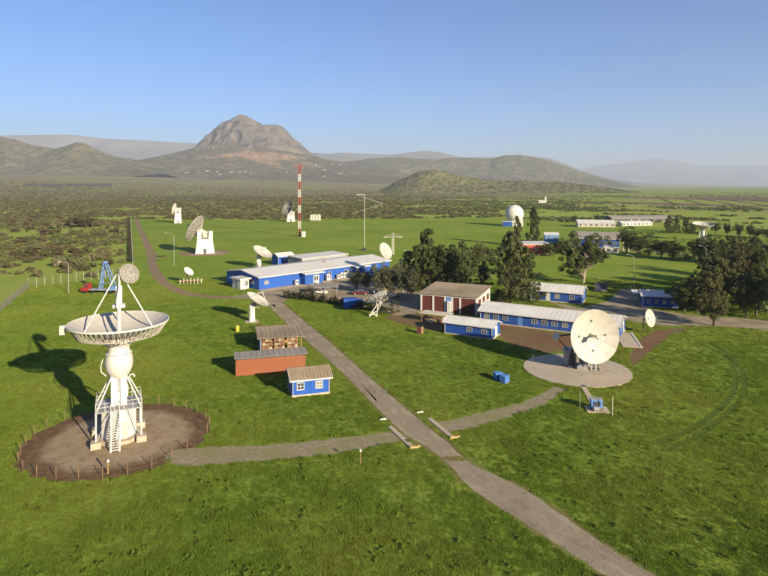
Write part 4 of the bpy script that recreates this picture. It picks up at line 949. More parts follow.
def building(name, label, p0, ang, L_, W_, he, hr, mw, mr, over=.4, wins=(), doors=(), mono=None, rib=1.0, fascia=True, cat='building', plinth=True, rm2=None):
    T = thing(name, label, cat, (p0[0], p0[1], 0), ang); w = MB()
    he2 = mono if mono is not None else he
    if mono is None:
        w.add([(0, 0, -.2), (L_, 0, -.2), (L_, W_, -.2), (0, W_, -.2), (0, 0, he), (L_, 0, he), (L_, W_, he), (0, W_, he), (0, W_ / 2, hr), (L_, W_ / 2, hr)],
              [(0, 1, 5, 4), (2, 3, 7, 6), (1, 2, 6, 9, 5), (3, 0, 4, 8, 7), (4, 5, 9, 8), (6, 7, 8, 9)])
    else:
        w.add([(0, 0, -.2), (L_, 0, -.2), (L_, W_, -.2), (0, W_, -.2), (0, 0, he), (L_, 0, he), (L_, W_, he2), (0, W_, he2)],
              [(0, 1, 5, 4), (2, 3, 7, 6), (1, 2, 6, 5), (3, 0, 4, 7), (4, 5, 6, 7)])
    w.build('wall', mw, T)
    if plinth:
        q = MB(); q.box(-.04, L_ + .04, -.04, W_ + .04, -.2, .28); q.build('plinth', M_CONC, T)
    o = over; e = .02
    if mono is None:
        sl_ = (hr - he) / (W_ / 2); zl = he - sl_ * o + e
        r1 = roof_slab(T, (-o, -o, zl), (L_ + o, -o, zl), (L_ + o, W_ / 2, hr + e), (-o, W_ / 2, hr + e), .08, mr, rib)
        r2 = roof_slab(T, (L_ + o, W_ + o, zl), (-o, W_ + o, zl), (-o, W_ / 2, hr + e), (L_ + o, W_ / 2, hr + e), .08, rm2 or mr, rib)
        q = MB(); q.bar((-o, W_ / 2, hr + .13), (L_ + o, W_ / 2, hr + .13), .4, .06); q.build('ridge_cap', mr, T)
        if fascia:
            q = MB(); q.box(-o, L_ + o, -o - .05, -o, zl - .12, zl + .09); q.build('fascia', M_WHITE, T)
            for x in (-o - .03, L_ + o + .03):
                q = MB(); q.bar((x, -o, zl + .02), (x, W_ / 2, hr + .04), .05, .2); q.bar((x, W_ / 2, hr + .04), (x, W_ + o, zl + .02), .05, .2); q.build('bargeboard', M_WHITE, T)
    else:
        sl_ = (he2 - he) / W_
        roof_slab(T, (-o, -o, he - sl_ * o + e), (L_ + o, -o, he - sl_ * o + e), (L_ + o, W_ + o, he2 + sl_ * o + e), (-o, W_ + o, he2 + sl_ * o + e), .1, mr, rib)
        if fascia: q = MB(); q.box(-o, L_ + o, -o - .05, -o, he - sl_ * o - .1, he - sl_ * o + .12); q.build('fascia', M_WHITE, T)
    if mw in (M_BLUE, M_BLUED):
        nb_ = max(2, int(L_ / 1.9)); bm_ = MB().box(-.025, .025, -.018, -.001, .3, he - .12).mesh('batten', mw)
        for k_ in range(nb_ + 1): link('batten', bm_, T, Matrix.Translation((.2 + (L_ - .4) * k_ / nb_, 0, 0)))
    for gx_ in ((.12, L_ - .12) if L_ > 5 else ()):
        q = MB(); q.tube((gx_, -.1, .1), (gx_, -.1, he - .25), .05, .05, 6); q.tube((gx_, -.1, he - .25), (gx_, -over + .02, he - .08), .05, .05, 6); q.build('downpipe', M_WHITE, T)
    for wd in wins: window(T, wall_m(wd[0], L_, W_, wd[1], wd[2]), wd[3], wd[4], wd[5] if len(wd) > 5 else None)
    for dr in doors:
        M = wall_m(dr[0], L_, W_, dr[1], 0); q = MB(); q.box(-dr[2] / 2, dr[2] / 2, -.06, -.002, .29, .29 + dr[3]); do = q.build('door', dr[4] if len(dr) > 4 else M_WHITE, T, M)
        q = MB(); q.box(dr[2] / 2 - .2, dr[2] / 2 - .1, -.1, -.062, 1.15, 1.3); q.build('handle', M_DARK, do)
    ca, sa = math.cos(ang), math.sin(ang)
    EXCL.append([(p0[0] + x * ca - y * sa, p0[1] + x * sa + y * ca) for x, y in ((-.1, -.1), (L_ + .1, -.1), (L_ + .1, W_ + .1), (-.1, W_ + .1))])
    return T
def loc(T, x, y, z=0):
    a = T.rotation_euler.z; return Vector((T.location.x + x * math.cos(a) - y * math.sin(a), T.location.y + x * math.sin(a) + y * math.cos(a), z))

# blue hut
p0 = G(292, 397.5); HUT = building('hut', 'small blue hut with white windows and a mossy grey gable roof', p0, R(17), 5.6, 4.6, 2.55, 3.45, M_BLUE, M_ROOFB, .35, rib=.5,
    wins=[('F', 1.25, 1.5, 1.1, 1.1, M_WHITE), ('F', 4.0, 1.5, 1.1, 1.1, M_WHITE), ('L', 1.6, 1.55, .9, .9), ('L', 3.2, 1.55, .9, .9)], doors=[('R', 2.3, .95, 2.05)])
# container
p0 = G(236, 376.5); CT = thing('shipping_container', 'long rusty orange container with a flat grey sheet roof', 'container', p0, R(16)); cl_, cw, ch = 11.2, 2.6, 2.6
q = MB(); q.box(0, cl_, 0, cw, 0.02, ch); q.build('body', M_RUST, CT)
for k in range(38):
    pass
rb_ = MB().box(-.06, .06, -.035, 0, .2, 2.42).mesh('rib', M_RUST)
for k in range(37): link('rib', rb_, CT, Matrix.Translation((.3 + (cl_ - .6) * k / 36, -.002, 0)))
for z0, z1 in ((.0, .16), (2.44, 2.6)): q = MB(); q.box(0, cl_, -.05, -.001, z0, z1); q.build('rail', M_RUST, CT)
for x0 in (-.06, cl_ - .1):
    q = MB(); q.box(x0, x0 + .16, -.07, .05, 0, ch); q.build('corner_post', M_RUST, CT)
q = MB(); q.box(.2, cl_ - .2, .1, cw - .1, ch, ch + .28); q.build('roof_frame', M_DARK, CT)
roof_slab(CT, (-.3, -.45, ch + .30), (cl_ + .5, -.45, ch + .30), (cl_ + .5, cw + .5, ch + .42), (-.3, cw + .5, ch + .42), .07, M_ROOFG, .9)
EXCL.append([tuple(loc(CT, x, y)[:2]) for x, y in ((0, 0), (cl_, 0), (cl_, cw), (0, cw))])
# open shelter
p0 = G(260.5, 353.5); SH = thing('open_shed', 'open timber shed with blue side wall and flat grey roof stacked with boxes', 'shed', p0, R(15)); sl2, sw = 7.6, 6.6
for x in (.1, 2.6, 5.0, sl2 - .1):
    for y in (.1, sw - .1): MB().bar((x, y, -.1), (x, y, 2.75 + .05 * y), .14).build('post', M_WOOD, SH)
q = MB(); q.box(-.04, .04, .0, sw, 0, 2.7); q.build('side_wall', M_BLUEL, SH)
q = MB(); q.box(.05, sl2, sw - .05, sw, 0, 2.9); q.build('back_wall', M_WOOD, SH)
roof_slab(SH, (-.6, -.6, 2.78), (sl2 + .6, -.6, 2.78), (sl2 + .6, sw + .6, 3.2), (-.6, sw + .6, 3.2), .09, M_ROOFB, .85)
for x in (.3, 2.65, 5.0):
    for z in (.55, 1.25, 1.95): q = MB(); q.box(x, x + 2.2, .35, 1.25, z, z + .05); q.build('shelf', M_WOOD, SH)
EXCL.append([tuple(loc(SH, x, y)[:2]) for x, y in ((0, 0), (sl2, 0), (sl2, sw), (0, sw))])
bxm = [mat('box_card', (.22, .145, .075), (.17, .11, .055), 1.0, .8), mat('box_pale', (.34, .29, .21), (.27, .23, .17), 1.0, .8), mat('box_red', (.16, .07, .045), (.13, .06, .04), 1, .8)]
for i, x in enumerate((.3, 2.65, 5.0)):
    for j, z in enumerate((.62, 1.32, 2.02)):
        u = x + .05
        for k in range(3):
            w_ = rng.uniform(.45, .66); h_ = rng.uniform(.3, .55); o = loc(SH, u + w_ / 2, .8, z - .018)
            if z > 2: h_ = min(h_, .45)
            bo = thing('storage_box', 'storage box on a shelf of the open timber shed', 'box', o, R(15), 'boxes on the shed shelves')
            q = MB(); q.box(-w_ / 2, w_ / 2, -.4, .35, 0, h_); q.build('carton', bxm[(i * 3 + j + k * 2) % 3], bo); q = MB(); q.box(-w_ / 2 + .02, w_ / 2 - .02, -.38, .33, h_, h_ + .03); q.build('lid', bxm[(i + j + k) % 3], bo)
            u += w_ + .06

# long blue main building
p0 = G(259, 290); MA = R(45); ML, MW = 55.0, 18.5
MAIN = thing('building', 'long bright blue building with a wide white roof and two porches', 'building', p0, MA)
he, hr = 3.7, 4.9; prof_ = [(0, 0), (ML, 0), (ML, MW), (0, MW)]
def wallbox(T, x0, x1, y0, y1, h0, h1, m, nm='wall'):
    q = MB(); q.add([(x0, y0, -.2), (x1, y0, -.2), (x1, y1, -.2), (x0, y1, -.2), (x0, y0, h0), (x1, y0, h0), (x1, y1, h1), (x0, y1, h1)], [(0, 1, 5, 4), (1, 2, 6, 5), (2, 3, 7, 6), (3, 0, 4, 7), (4, 5, 6, 7)]); return q.build(nm, m, T)
wallbox(MAIN, 0, ML, 0, MW / 2, he, hr, M_BLUE); wallbox(MAIN, 0, ML, MW / 2, MW, hr, he, M_BLUE)
wallbox(MAIN, 15.0, 22.0, -2.6, -.01, he - .35, he - .05, M_BLUE, 'porch_wall'); wallbox(MAIN, 36.5, 42.5, -2.6, -.01, he - .35, he - .05, M_BLUE, 'porch_wall')
o = .55
roof_slab(MAIN, (-o, -o, he - .05), (ML + o, -o, he - .05), (ML + o, MW / 2, hr + .03), (-o, MW / 2, hr + .03), .14, M_ROOFW, 1.2)
roof_slab(MAIN, (ML + o, MW + o, he - .05), (-o, MW + o, he - .05), (-o, MW / 2, hr + .03), (ML + o, MW / 2, hr + .03), .14, M_ROOFW, 1.2)
for x0, x1 in ((14.5, 22.5), (36.0, 43.0)): roof_slab(MAIN, (x0, -3.2, he - .42), (x1, -3.2, he - .42), (x1, -.6, he - .13), (x0, -.6, he - .13), .12, M_ROOFW, 1.2, 'porch_roof')
q = MB(); q.box(-o, ML + o, -o - .06, -o, he - .2, he + .12); q.build('fascia', M_WHITE, MAIN)
for x0, x1 in ((14.5, 22.5), (36.0, 43.0)): q = MB(); q.box(x0, x1, -3.26, -3.2, he - .55, he - .27); q.build('fascia', M_WHITE, MAIN)
q = MB(); q.box(18.2, 20.4, -2.68, -2.603, .1, 2.6); dr_ = q.build('door', M_WHITE, MAIN)
for x in (18.5, 19.45): q = MB(); q.box(x, x + .65, -2.70, -2.683, .9, 2.3); q.build('door_pane', M_GLASS, dr_)
window(MAIN, Matrix.Translation((2.6, 0, 1.9)), 1.5, 1.1); window(MAIN, Matrix.Translation((47.5, 0, 2.0)), 2.4, 1.3); window(MAIN, Matrix.Translation((34.0, 0, 2.0)), 1.2, 1.2); window(MAIN, Matrix.Translation((27.0, 0, 2.0)), 1.2, 1.2)
window(MAIN, wall_m('L', ML, MW, 4, 2.0), 1.3, 1.1); window(MAIN, wall_m('L', ML, MW, 15, 2.0), 1.3, 1.1)
q = MB(); q.box(-.6, ML, -3.4, -2.9, -.1, .06); q.box(-.6, 14.4, -2.9, -.02, -.1, .06); q.box(22.1, 36.4, -2.89, -.02, -.1, .06); q.box(42.6, ML, -2.89, -.02, -.1, .06); q.build('pavement', M_CONC, MAIN)
for x, y in ((7.5, 12.), (30, 6), (44, 11)): q = MB(); zz = he + (hr - he) * (1 - abs(y - MW / 2) / (MW / 2)); q.lathe([(.3, zz), (.3, zz + .8), (.5, zz + .85), (0, zz + 1.2)], 10, Matrix.Translation((x, y, 0))); q.build('roof_vent', M_GREY, MAIN)
bm_ = MB().box(-.03, .03, -.02, -.001, .1, he - .2).mesh('batten', M_BLUE)
for k_ in range(31):
    x_ = .25 + (ML - .5) * k_ / 30
    if not (14.9 < x_ < 22.1 or 36.4 < x_ < 42.6): link('batten', bm_, MAIN, Matrix.Translation((x_, 0, 0)))
EXCL.append([tuple(loc(MAIN, x, y)[:2]) for x, y in ((-.6, -3.4), (ML, -3.4), (ML, MW), (-.6, MW))])
for k, (x, h_) in enumerate(((12.6, 1.7), (25.0, 2.1), (25.9, 1.4), (29.5, 1.5), (30.9, 1.9), (32.4, 1.8), (33.9, 2.4), (35.2, 1.6))):
    b0 = loc(MAIN, x, -1.3, .06); U = thing('air_conditioner', 'white air conditioning unit standing against the long blue front', 'air conditioner', b0, MA, 'air conditioners along the blue front')
    q = MB(); q.box(-.5, .5, -.4, .4, 0.12, h_); q.build('case', M_WHITE, U); q = MB(); q.lathe([(0, 0), (.33, 0), (.33, .04), (0, .04)], 14, Matrix.Translation((0, -.405, h_ * .6)) @ Matrix.Rotation(PI / 2, 4, 'X')); q.build('fan_grille', M_DARK, U); q = MB(); q.box(-.45, .45, -.35, .35, 0, .12); q.build('stand', M_DARK, U)
# white booth at its west end
b0 = loc(MAIN, -2.4, 6.4); VB = thing('booth', 'small white slab-roofed booth at the west end of the long blue building', 'booth', b0, MA)
q = MB(); q.box(-1.3, 1.6, -2.2, 2.4, -.1, 2.9); q.build('wall', M_WHITE, VB); q = MB(); q.box(-1.8, 2.1, -2.9, 3.0, 2.901, 3.3); q.build('roof', M_WHITE, VB)
window(VB, Matrix.Translation((.8, -2.2, 1.7)), 1.1, 1.4, M_DARK); q = MB(); q.box(-1.36, -1.302, -1, 0, .05, 2.2); q.build('door', M_GREY, VB)
# shed and low annexe behind it
b0 = G(278, 266); building('shed', 'blue shed with a pale roof behind the long blue building', b0, R(38), 7, 5, 3.6, 4.6, M_BLUE, M_ROOFW, .3, wins=[('F', 3.5, 2.2, 2.2, .9)])
b0 = G(302, 269.5); building('annexe', 'low annexe with a grey flat roof behind the long blue building', b0, R(44), 22, 9, 3.9, 4.3, M_GREY, M_ROOFW, .3, mono=4.2)

# maroon building with white frame
p0 = G(420.5, 310.5); RA = R(-24); RL, RW, RH = 14.3, 12.5, 4.3
RD = thing('building', 'maroon panelled hall with a white frame and brown flat roof', 'building', p0, RA)
q = MB(); q.box(.06, RL - .06, .06, RW - .06, -.2, RH - .05); q.build('wall', M_REDWALL, RD)
for x in (0, 3.1, 6.1, 7.9, 9.9, RL - .45):
    q = MB(); q.box(x, x + .45, -.06, .3, -.1, RH); q.build('column', M_WHITE, RD)
for y in (4.0, 8.1, RW - .35): q = MB(); q.box(RL - .3, RL + .05, y, y + .4, -.1, RH); q.build('column', M_WHITE, RD)
q = MB(); q.box(RL - .055, RL - .02, .3, RW - .3, 0, RH - .5); q.build('side_wall', M_WHITE, RD)
for y in (1.2, 5.2, 9.2): q = MB(); q.box(RL - .018, RL + .0, y, y + 2.3, 2.0, 3.5); q.build('side_panel', M_REDWALL, RD)
q = MB(); q.box(-.05, RL + .08, -.1, .35, RH - .42, RH + .02); q.box(RL - .3, RL + .08, .351, RW, RH - .42, RH + .02); q.build('beam', M_WHITE, RD)
q = MB(); q.box(6.55, 7.9, -.03, .055, .05, 3.8); q.build('door', M_BLUEL, RD); q = MB(); q.box(7.0, 7.8, -.5, -.1, 0.05, 3.0); q.build('door_screen', M_WHITE, RD)
roof_slab(RD, (-.35, -.5, RH + .04), (RL + .45, -.5, RH + .04), (RL + .45, RW + .3, RH + .75), (-.35, RW + .3, RH + .75), .14, M_ROOFB, .9)
q = MB(); q.add([(0, RW - .05, RH - .06), (RL, RW - .05, RH - .06), (RL, RW - .05, RH + .72), (0, RW - .05, RH + .72), (RL, 0, RH - .06), (0, 0, RH - .06)], [(0, 1, 2, 3), (1, 4, 2), (5, 0, 3)]); q.build('gable', M_WHITE, RD)
EXCL.append([tuple(loc(RD, x, y)[:2]) for x, y in ((0, 0), (RL, 0), (RL, RW), (0, RW))])
# pergola with clutter
p0 = G(421, 322); PG = thing('canopy', 'low cream canopy on posts before the maroon hall', 'canopy', p0, R(-28))
for x in (.1, 3.2, 6.2):
    for y in (.1, 2.8): MB().bar((x, y, -.1), (x, y, 2.0), .12).build('post', M_WOOD, PG)
q = MB(); q.box(-.3, 6.6, -.3, 3.2, 2.0, 2.12); q.build('roof', mat('cream_sheet', (.62, .53, .38), (.52, .44, .31), .8, .7), PG)
for k in range(11):
    b0 = loc(PG, .4 + .55 * k, rng.uniform(.4, 1.9)); h_ = rng.uniform(.6, 1.3); U = thing('crate', 'crate or drum stored under the cream canopy', 'crate', b0, R(-28 + rng.uniform(-20, 20)), 'crates under the canopy')
    q = MB(); q.box(-.23, .23, -.25, .25, 0, h_); q.build('body', (bxm + [M_WHITE, M_GREY])[k % 5], U); q = MB(); q.box(-.25, .25, -.27, .27, h_, h_ + .06); q.build('lid', M_WOOD, U)
p0 = G(420, 333.5); U = thing('bin', 'brown timber bin standing on the grass before the canopy', 'bin', p0, R(-20)); q = MB(); q.box(-.55, .3, -.4, .4, 0, 1.35); q.build('body', M_REDWALL, U); q = MB(); q.box(.302, .6, -.42, .42, 0, 1.45); q.build('side_board', M_WOOD, U)
# blue annex
p0 = G(444.5, 333.5); building('shed', 'low blue shed with a ribbed pale roof before the maroon hall', p0, R(-29), 10.4, 4.8, 2.5, 3.3, M_BLUED, M_ROOFW, .35, wins=[('F', 5.5, 1.5, 1.2, .9), ('F', 8.6, 1.4, 1.2, .9)], doors=[('R', 2.2, 1.5, 2.0)])
# long low building
p0 = G(480, 322); LB = building('long_building', 'long low blue building with white windows and pale ribbed roof behind the dish', p0, R(-30), 29.5, 8.2, 2.7, 3.9, M_BLUED, M_ROOFW, .45,
    wins=[('F', 1.6 + 2.15 * k, 1.55, 1.25, 1.0) for k in (0, 1, 2, 5, 6, 7, 8, 9, 11, 12)] + [('R', 2.2, 1.6, 1.1, 1.0)], doors=[('F', 9.2, 1.0, 2.1, M_BLUEL), ('F', 22.6, 1.0, 2.1), ('R', 5.8, 1.0, 2.1)])
# ramp slab with small dish
p0 = G(623, 347); slab = thing('concrete_ramp', 'wedge shaped concrete ramp with white edge under the small oval dish', 'ramp', p0, R(28))
q = MB(); q.add([(0, 0, -.1), (3.2, 0, -.1), (3.2, 9.5, -.1), (0, 9.5, -.1), (0, 0, .06), (3.2, 0, .06), (3.2, 9.5, .5), (0, 9.5, .5)], [(3, 2, 1, 0), (0, 1, 5, 4), (1, 2, 6, 5), (2, 3, 7, 6), (3, 0, 4, 7), (4, 5, 6, 7)]); slab.rotation_euler.z = R(-12); q.build('slab', M_CONC, slab)
q = MB(); q.add([(3.2, 0, -.1), (3.55, 0, -.1), (3.55, 9.5, -.1), (3.2, 9.5, -.1), (3.2, 0, .12), (3.55, 0, .12), (3.55, 9.5, .6), (3.2, 9.5, .6)], [(3, 2, 1, 0), (0, 1, 5, 4), (1, 2, 6, 5), (2, 3, 7, 6), (3, 0, 4, 7), (4, 5, 6, 7)]); q.build('edge_kerb', M_WHITE, slab)
EXCL.append([tuple(loc(slab, x, y)[:2]) for x, y in ((0, 0), (3.6, 0), (3.6, 9.6), (0, 9.6))])
# blue house
p0 = G(530.5, 300); HS = building('house', 'dark blue house with white windows and pale gable roof beside the lawn', p0, R(-27), 13.2, 7.2, 2.9, 4.2, M_BLUED, M_ROOFW, .45,
    wins=[('F', 1.5, 1.6, 1.3, 1.2), ('F', 7.0, 1.6, 1.3, 1.2), ('F', 10.8, 1.6, 1.3, 1.2), ('R', 3.6, 1.7, 1.4, 1.2)], doors=[('F', 4.6, 1.1, 2.2)])
p0 = G(642.5, 307); building('house', 'small dark blue house with white roof beneath the dense trees', p0, R(-16), 8.3, 5.6, 3.0, 3.9, M_BLUED, M_ROOFW, .4, wins=[('F', 1.5, 1.5, .9, 1.0), ('F', 3.3, 1.5, .9, 1.0), ('F', 5.1, 1.5, .9, 1.0), ('F', 6.9, 1.5, .9, 1.0)])
p0 = G(634, 303); CN = thing('carport', 'pale lean-to carport against the small dark blue house', 'carport', p0, R(-16))
for x in (.1, 2.6):
    for y in (.1, 4.5): MB().bar((x, y, 0), (x, y, 2.4), .1).build('post', M_GREY, CN)
roof_slab(CN, (-.2, -.2, 2.4), (2.55, -.2, 2.4), (2.55, 4.8, 2.7), (-.2, 4.8, 2.7), .08, M_ROOFW, .9)
# blue cube by the hedge, crates
p0 = G(344, 308.5); U = thing('tank', 'bright blue box tank beside the dark hedge', 'tank', p0, R(10)); q = MB(); q.box(0, 3.2, 0, 2.4, 0, 2.2); q.build('body', M_BLUE, U); q = MB(); q.box(-.06, 3.26, -.06, 2.46, 2.2, 2.3); q.build('lid', M_BLUED, U); q = MB(); q.box(3.3, 4.9, .2, 2.2, 0, 1.9); q.build('pump_box', M_BLUED, U)
for k, (px, py, s_, lb) in enumerate(((498, 379.5, 1.0, 'light blue drum crate lying on the grass, farther of the leaning pair'), (504.5, 382.5, 1.0, 'light blue drum crate lying on the grass, nearer the gravel path'))):
    p0 = G(px, py); U = thing('crate', lb, 'crate', p0, R(20 + 25 * k)); q = MB(); q.box(-.62 * s_, .62 * s_, -.5, .5, .08, 1.05); q.build('body', M_BLUEL, U); q = MB(); q.box(-.66 * s_, .66 * s_, -.54, .54, 1.05, 1.15); q.build('lid', M_BLUEL, U)
    q = MB(); q.box(-.6, .6, -.5, -.3, 0, .08); q.box(-.6, .6, .3, .5, 0, .08); q.build('skid', M_WOOD, U)
    for x in (-.35, 0, .35): q = MB(); q.box(x - .05, x + .05, -.53, -.501, .1, 1.04); q.build('slat', M_BLUE, U)
p0 = G(237.5, 331.5); U = thing('bollard', 'yellow cylindrical post on the lawn near the open shed', 'post', p0); MB().lathe([(.36, 0), (.36, 1.15), (.30, 1.25), (0, 1.28)], 16).build('post', M_YEL, U, None, 40); MB().lathe([(.42, -.05), (.42, .1), (.36, .1)], 16).build('base', M_CONC, U)
# culvert slabs over the ditch by the driveway
for pa, pb, lb in (((390, 427), (413, 448.5), 'concrete plank beside the driveway on the west path'), ((429, 418.5), (453, 438.5), 'concrete plank beside the driveway on the east path')):
    a_, b_ = G(*pa), G(*pb); T = slab_between('culvert_slab', lb + ' with a timber end block', 'slab', a_, b_, .6, .12, M_CONC); dv = (b_ - a_).normalized(); mid = (a_ + b_) / 2
    e_ = (b_ - a_) / 2; q = MB(); M_ = Matrix.Translation((e_.x + .15, e_.y + .2, 0)) @ Matrix.Rotation(R(15), 4, 'Z'); q.box(-.55, .5, -.22, .22, 0.02, .22, M_); q.box(.1, .75, -.1, .1, .05, .22, M_); q.build('timber_block', mat('fresh_timber', (.52, .34, .14), (.44, .28, .11), 2, .8), T)
for px, py, lb in ((383, 419.5, 'broken white slab lying on the grass west of the driveway'), (420, 412.5, 'broken pale slab lying on the grass east of the driveway')):
    p0 = G(px, py); U = thing('rubble', lb, 'rubble', p0, R(20)); q = MB(); q.add([(-.5, -.15, 0), (.4, -.2, 0), (.55, .1, 0), (-.3, .2, 0), (-.45, -.1, .14), (.35, -.15, .2), (.45, .06, .16), (-.25, .15, .12)], [(3, 2, 1, 0), (4, 5, 6, 7), (0, 1, 5, 4), (1, 2, 6, 5), (2, 3, 7, 6), (3, 0, 4, 7)]); q.build('chunk', M_WHITE, U)
# tilted panel on the lawn
p0 = G(601, 291); U = thing('solar_collector', 'dark tilted panel on a frame on the lawn behind the blue house', 'panel', p0, R(-30)); M_ = Matrix.Translation((0, 0, 1.3)) @ Matrix.Rotation(R(40), 4, 'X'); q = MB(); q.box(-1.6, 1.7, -1.6, 1.6, -.05, .05, M_); q.build('panel', M_DARK, U)
for x in (-1.3, 1.3): MB().bar((x, .9, 0), (x, .9, 1.9), .1).build('leg', M_GREY, U)
q = MB(); q.box(-1.7, 1.8, -1.68, -1.6, -.07, .07, M_); q.build('frame_edge', M_ROOFW, U)

# ---- cars
def car(label, px, py, rz, m, L_=4.3):
    p_ = G(px, py); T = thing('car', label, 'car', (p_.x, p_.y, .016), rz, None); w_ = .86
    sect = [(-L_ / 2, .45), (-L_ / 2 + .05, .85), (-L_ * .30, .92), (-L_ * .20, 1.38), (L_ * .08, 1.44), (L_ * .24, .98), (L_ * .44, .85), (L_ / 2, .62), (L_ / 2, .35), (-L_ / 2, .35)]
    b_ = MB(); n_ = len(sect)
    def wd(z): return w_ if z < 1.0 else w_ * .80
    b_.add([(x, -wd(z), z) for x, z in sect] + [(x, wd(z), z) for x, z in sect], [tuple(range(n_))[::-1], tuple(range(n_, 2 * n_))] + [(i, (i + 1) % n_, (i + 1) % n_ + n_, i + n_) for i in range(n_)])
    b_.build('body', m, T)
    for s_ in (-1, 1):
        q = MB(); q.add([(-L_ * .26, s_ * .865, .98), (L_ * .20, s_ * .865, .98), (L_ * .06, s_ * .72, 1.36), (-L_ * .18, s_ * .72, 1.36)], [(0, 1, 2, 3) if s_ < 0 else (3, 2, 1, 0)]); q.build('side_window', M_GLASS, T)
    q = MB(); q.add([(L_ * .238, -.7, 1.02), (L_ * .238, .7, 1.02), (L_ * .098, .62, 1.41), (L_ * .098, -.62, 1.41)], [(0, 1, 2, 3)]); q.build('windscreen', M_GLASS, T)
    for x in (-L_ * .31, L_ * .31):
        for s_ in (-1, 1):
            M_ = Matrix.Translation((x, s_ * .80, .32)) @ Matrix.Rotation(PI / 2, 4, 'X'); q = MB(); q.lathe([(.2, -.1), (.32, -.1), (.32, .1), (.2, .1)], 16, closed=True); wh = q.build('wheel', M_TYRE, T, M_); q = MB(); q.lathe([(0, -.09), (.2, -.09), (.2, .09), (0, .09)], 12); q.build('rim', M_GREY, wh)
    for s_ in (-1, 1): q = MB(); q.box(L_ / 2 - .02, L_ / 2 + .015, s_ * .6 - .16, s_ * .6 + .16, .58, .72); q.build('headlight', M_WHITE, T)
car('dark red car parked in the courtyard beside the trees', 360, 294.5, R(5), M_CARRED, 4.8)
car('white car parked at the end of the grey courtyard canopy', 321, 294, R(-15), M_WHITE, 3.6)
car('dark car parked in tree shade between courtyard and maroon hall', 392, 298, R(0), mat('car_dark', (.03, .03, .035), None, 1, .3), 4.3)
p0 = G(314, 295.5); T = thing('carport', 'grey courtyard carport with a flat sheet roof', 'carport', p0, R(4))
for x in (.1, 3.2, 6.4):
    for y in (.1, 3.6): MB().bar((x, y, 0), (x, y, 2.2), .1).build('post', M_GREY, T)
roof_slab(T, (-.3, -.3, 2.2), (6.9, -.3, 2.2), (6.9, 4.2, 2.55), (-.3, 4.2, 2.55), .07, M_ROOFG, .9)
# ---- red truck with the blue lattice arm
p0 = G(90, 293); TK = thing('truck', 'red cab flatbed truck carrying a blue lattice A-frame', 'truck', p0, R(-4))
q = MB(); q.add([(-2.1, -1.1, .7), (0, -1.1, .7), (0, 1.1, .7), (-2.1, 1.1, .7), (-2.05, -1.05, 1.5), (0, -1.05, 2.7), (0, 1.05, 2.7), (-2.05, 1.05, 1.5), (-1.1, -1.05, 2.65), (-1.1, 1.05, 2.65), (-1.4, -1.05, 1.65), (-1.4, 1.05, 1.65)],
    [(3, 2, 1, 0), (0, 1, 5, 8, 10, 4), (2, 3, 7, 11, 9, 6), (1, 2, 6, 5), (3, 0, 4, 7), (4, 10, 11, 7), (10, 8, 9, 11), (8, 5, 6, 9)]); q.build('cab', M_RED, TK)
q = MB(); q.add([(-1.39, -.9, 1.72), (-1.39, .9, 1.72), (-1.12, .9, 2.55), (-1.12, -.9, 2.55)], [(3, 2, 1, 0)]); q.v = [(x - .03, y, z) for x, y, z in q.v]; q.build('windscreen', M_GLASS, TK)
q = MB(); q.box(-1.0, -.2, -1.09, -1.055, 1.7, 2.4); q.build('side_window', M_GLASS, TK)
q = MB(); q.box(.15, 8.6, -1.15, 1.15, 1.0, 1.2); q.box(.15, 8.4, -.5, .5, .75, 1.0); q.build('flatbed', M_GREY, TK)
for x in (-1.2, 1.4, 5.6, 6.8):
    for s_ in (-1, 1): M_ = Matrix.Translation((x, s_ * .95, .48)) @ Matrix.Rotation(PI / 2, 4, 'X'); q = MB(); q.lathe([(0, -.14), (.28, -.16), (.48, -.14), (.48, .14), (.28, .16), (0, .14)], 16); q.build('wheel', M_TYRE, TK, M_, 40)
q = MB()
for s_ in (-1, 1): q.bar((3.2, s_ * .9, 1.2), (4.4, s_ * .5, 9.0), .22); q.bar((7.6, s_ * .9, 1.2), (4.7, s_ * .5, 9.0), .22)
for k in range(6):
    a_ = Vector((3.2, 0, 1.2)).lerp(Vector((4.4, 0, 9)), k / 6); b_ = Vector((3.2, 0, 1.2)).lerp(Vector((4.4, 0, 9)), (k + 1) / 6); q.bar(a_ + Vector((0, -.8, 0)), b_ + Vector((0, .8, 0)), .1); q.bar(a_ + Vector((.1, -.8, 0)), b_ + Vector((.35, -.6, 0)), .1)
q.bar((3.8, -.7, 5), (6.1, -.7, 5), .14); q.bar((3.5, -.8, 3), (6.9, -.8, 3), .12); q.bar((4.2, -.6, 9), (4.9, .6, 9), .3); q.build('lattice_frame', mat('pale_blue_steel', (.16, .26, .50), (.12, .2, .42), 1, .5), TK)
q = MB(); q.box(6.2, 8.6, -1.0, 1.0, 1.2, 2.0); q.build('cargo', M_BLUEL, TK)
# ---- lamp posts
def lamp(px, py, top, label, arm=2.2, side=-1, group=None):
    b_ = G(px, py); h = (py - top) * depth(b_) / FPX; T = thing('street_lamp', label, 'street lamp', b_, face(b_), group)
    MB().tube((0, 0, 0), (0, 0, h * .92), .10, .06, 8).build('pole', M_GREY, T); MB().path([(0, 0, h * .92), (side * arm * .3, 0, h * .98), (side * arm, 0, h)], .05, 6).build('arm', M_GREY, T)
    q = MB(); q.add([(side * arm, -.14, h - .02), (side * (arm + .7), -.1, h + .02), (side * (arm + .7), .1, h + .02), (side * arm, .14, h - .02), (side * arm, -.12, h + .14), (side * (arm + .6), -.07, h + .12), (side * (arm + .6), .07, h + .12), (side * arm, .12, h + .14)], [(0, 1, 2, 3), (7, 6, 5, 4), (4, 5, 1, 0), (5, 6, 2, 1), (6, 7, 3, 2), (7, 4, 0, 3)]); q.build('lamp_head', M_WHITE, T)
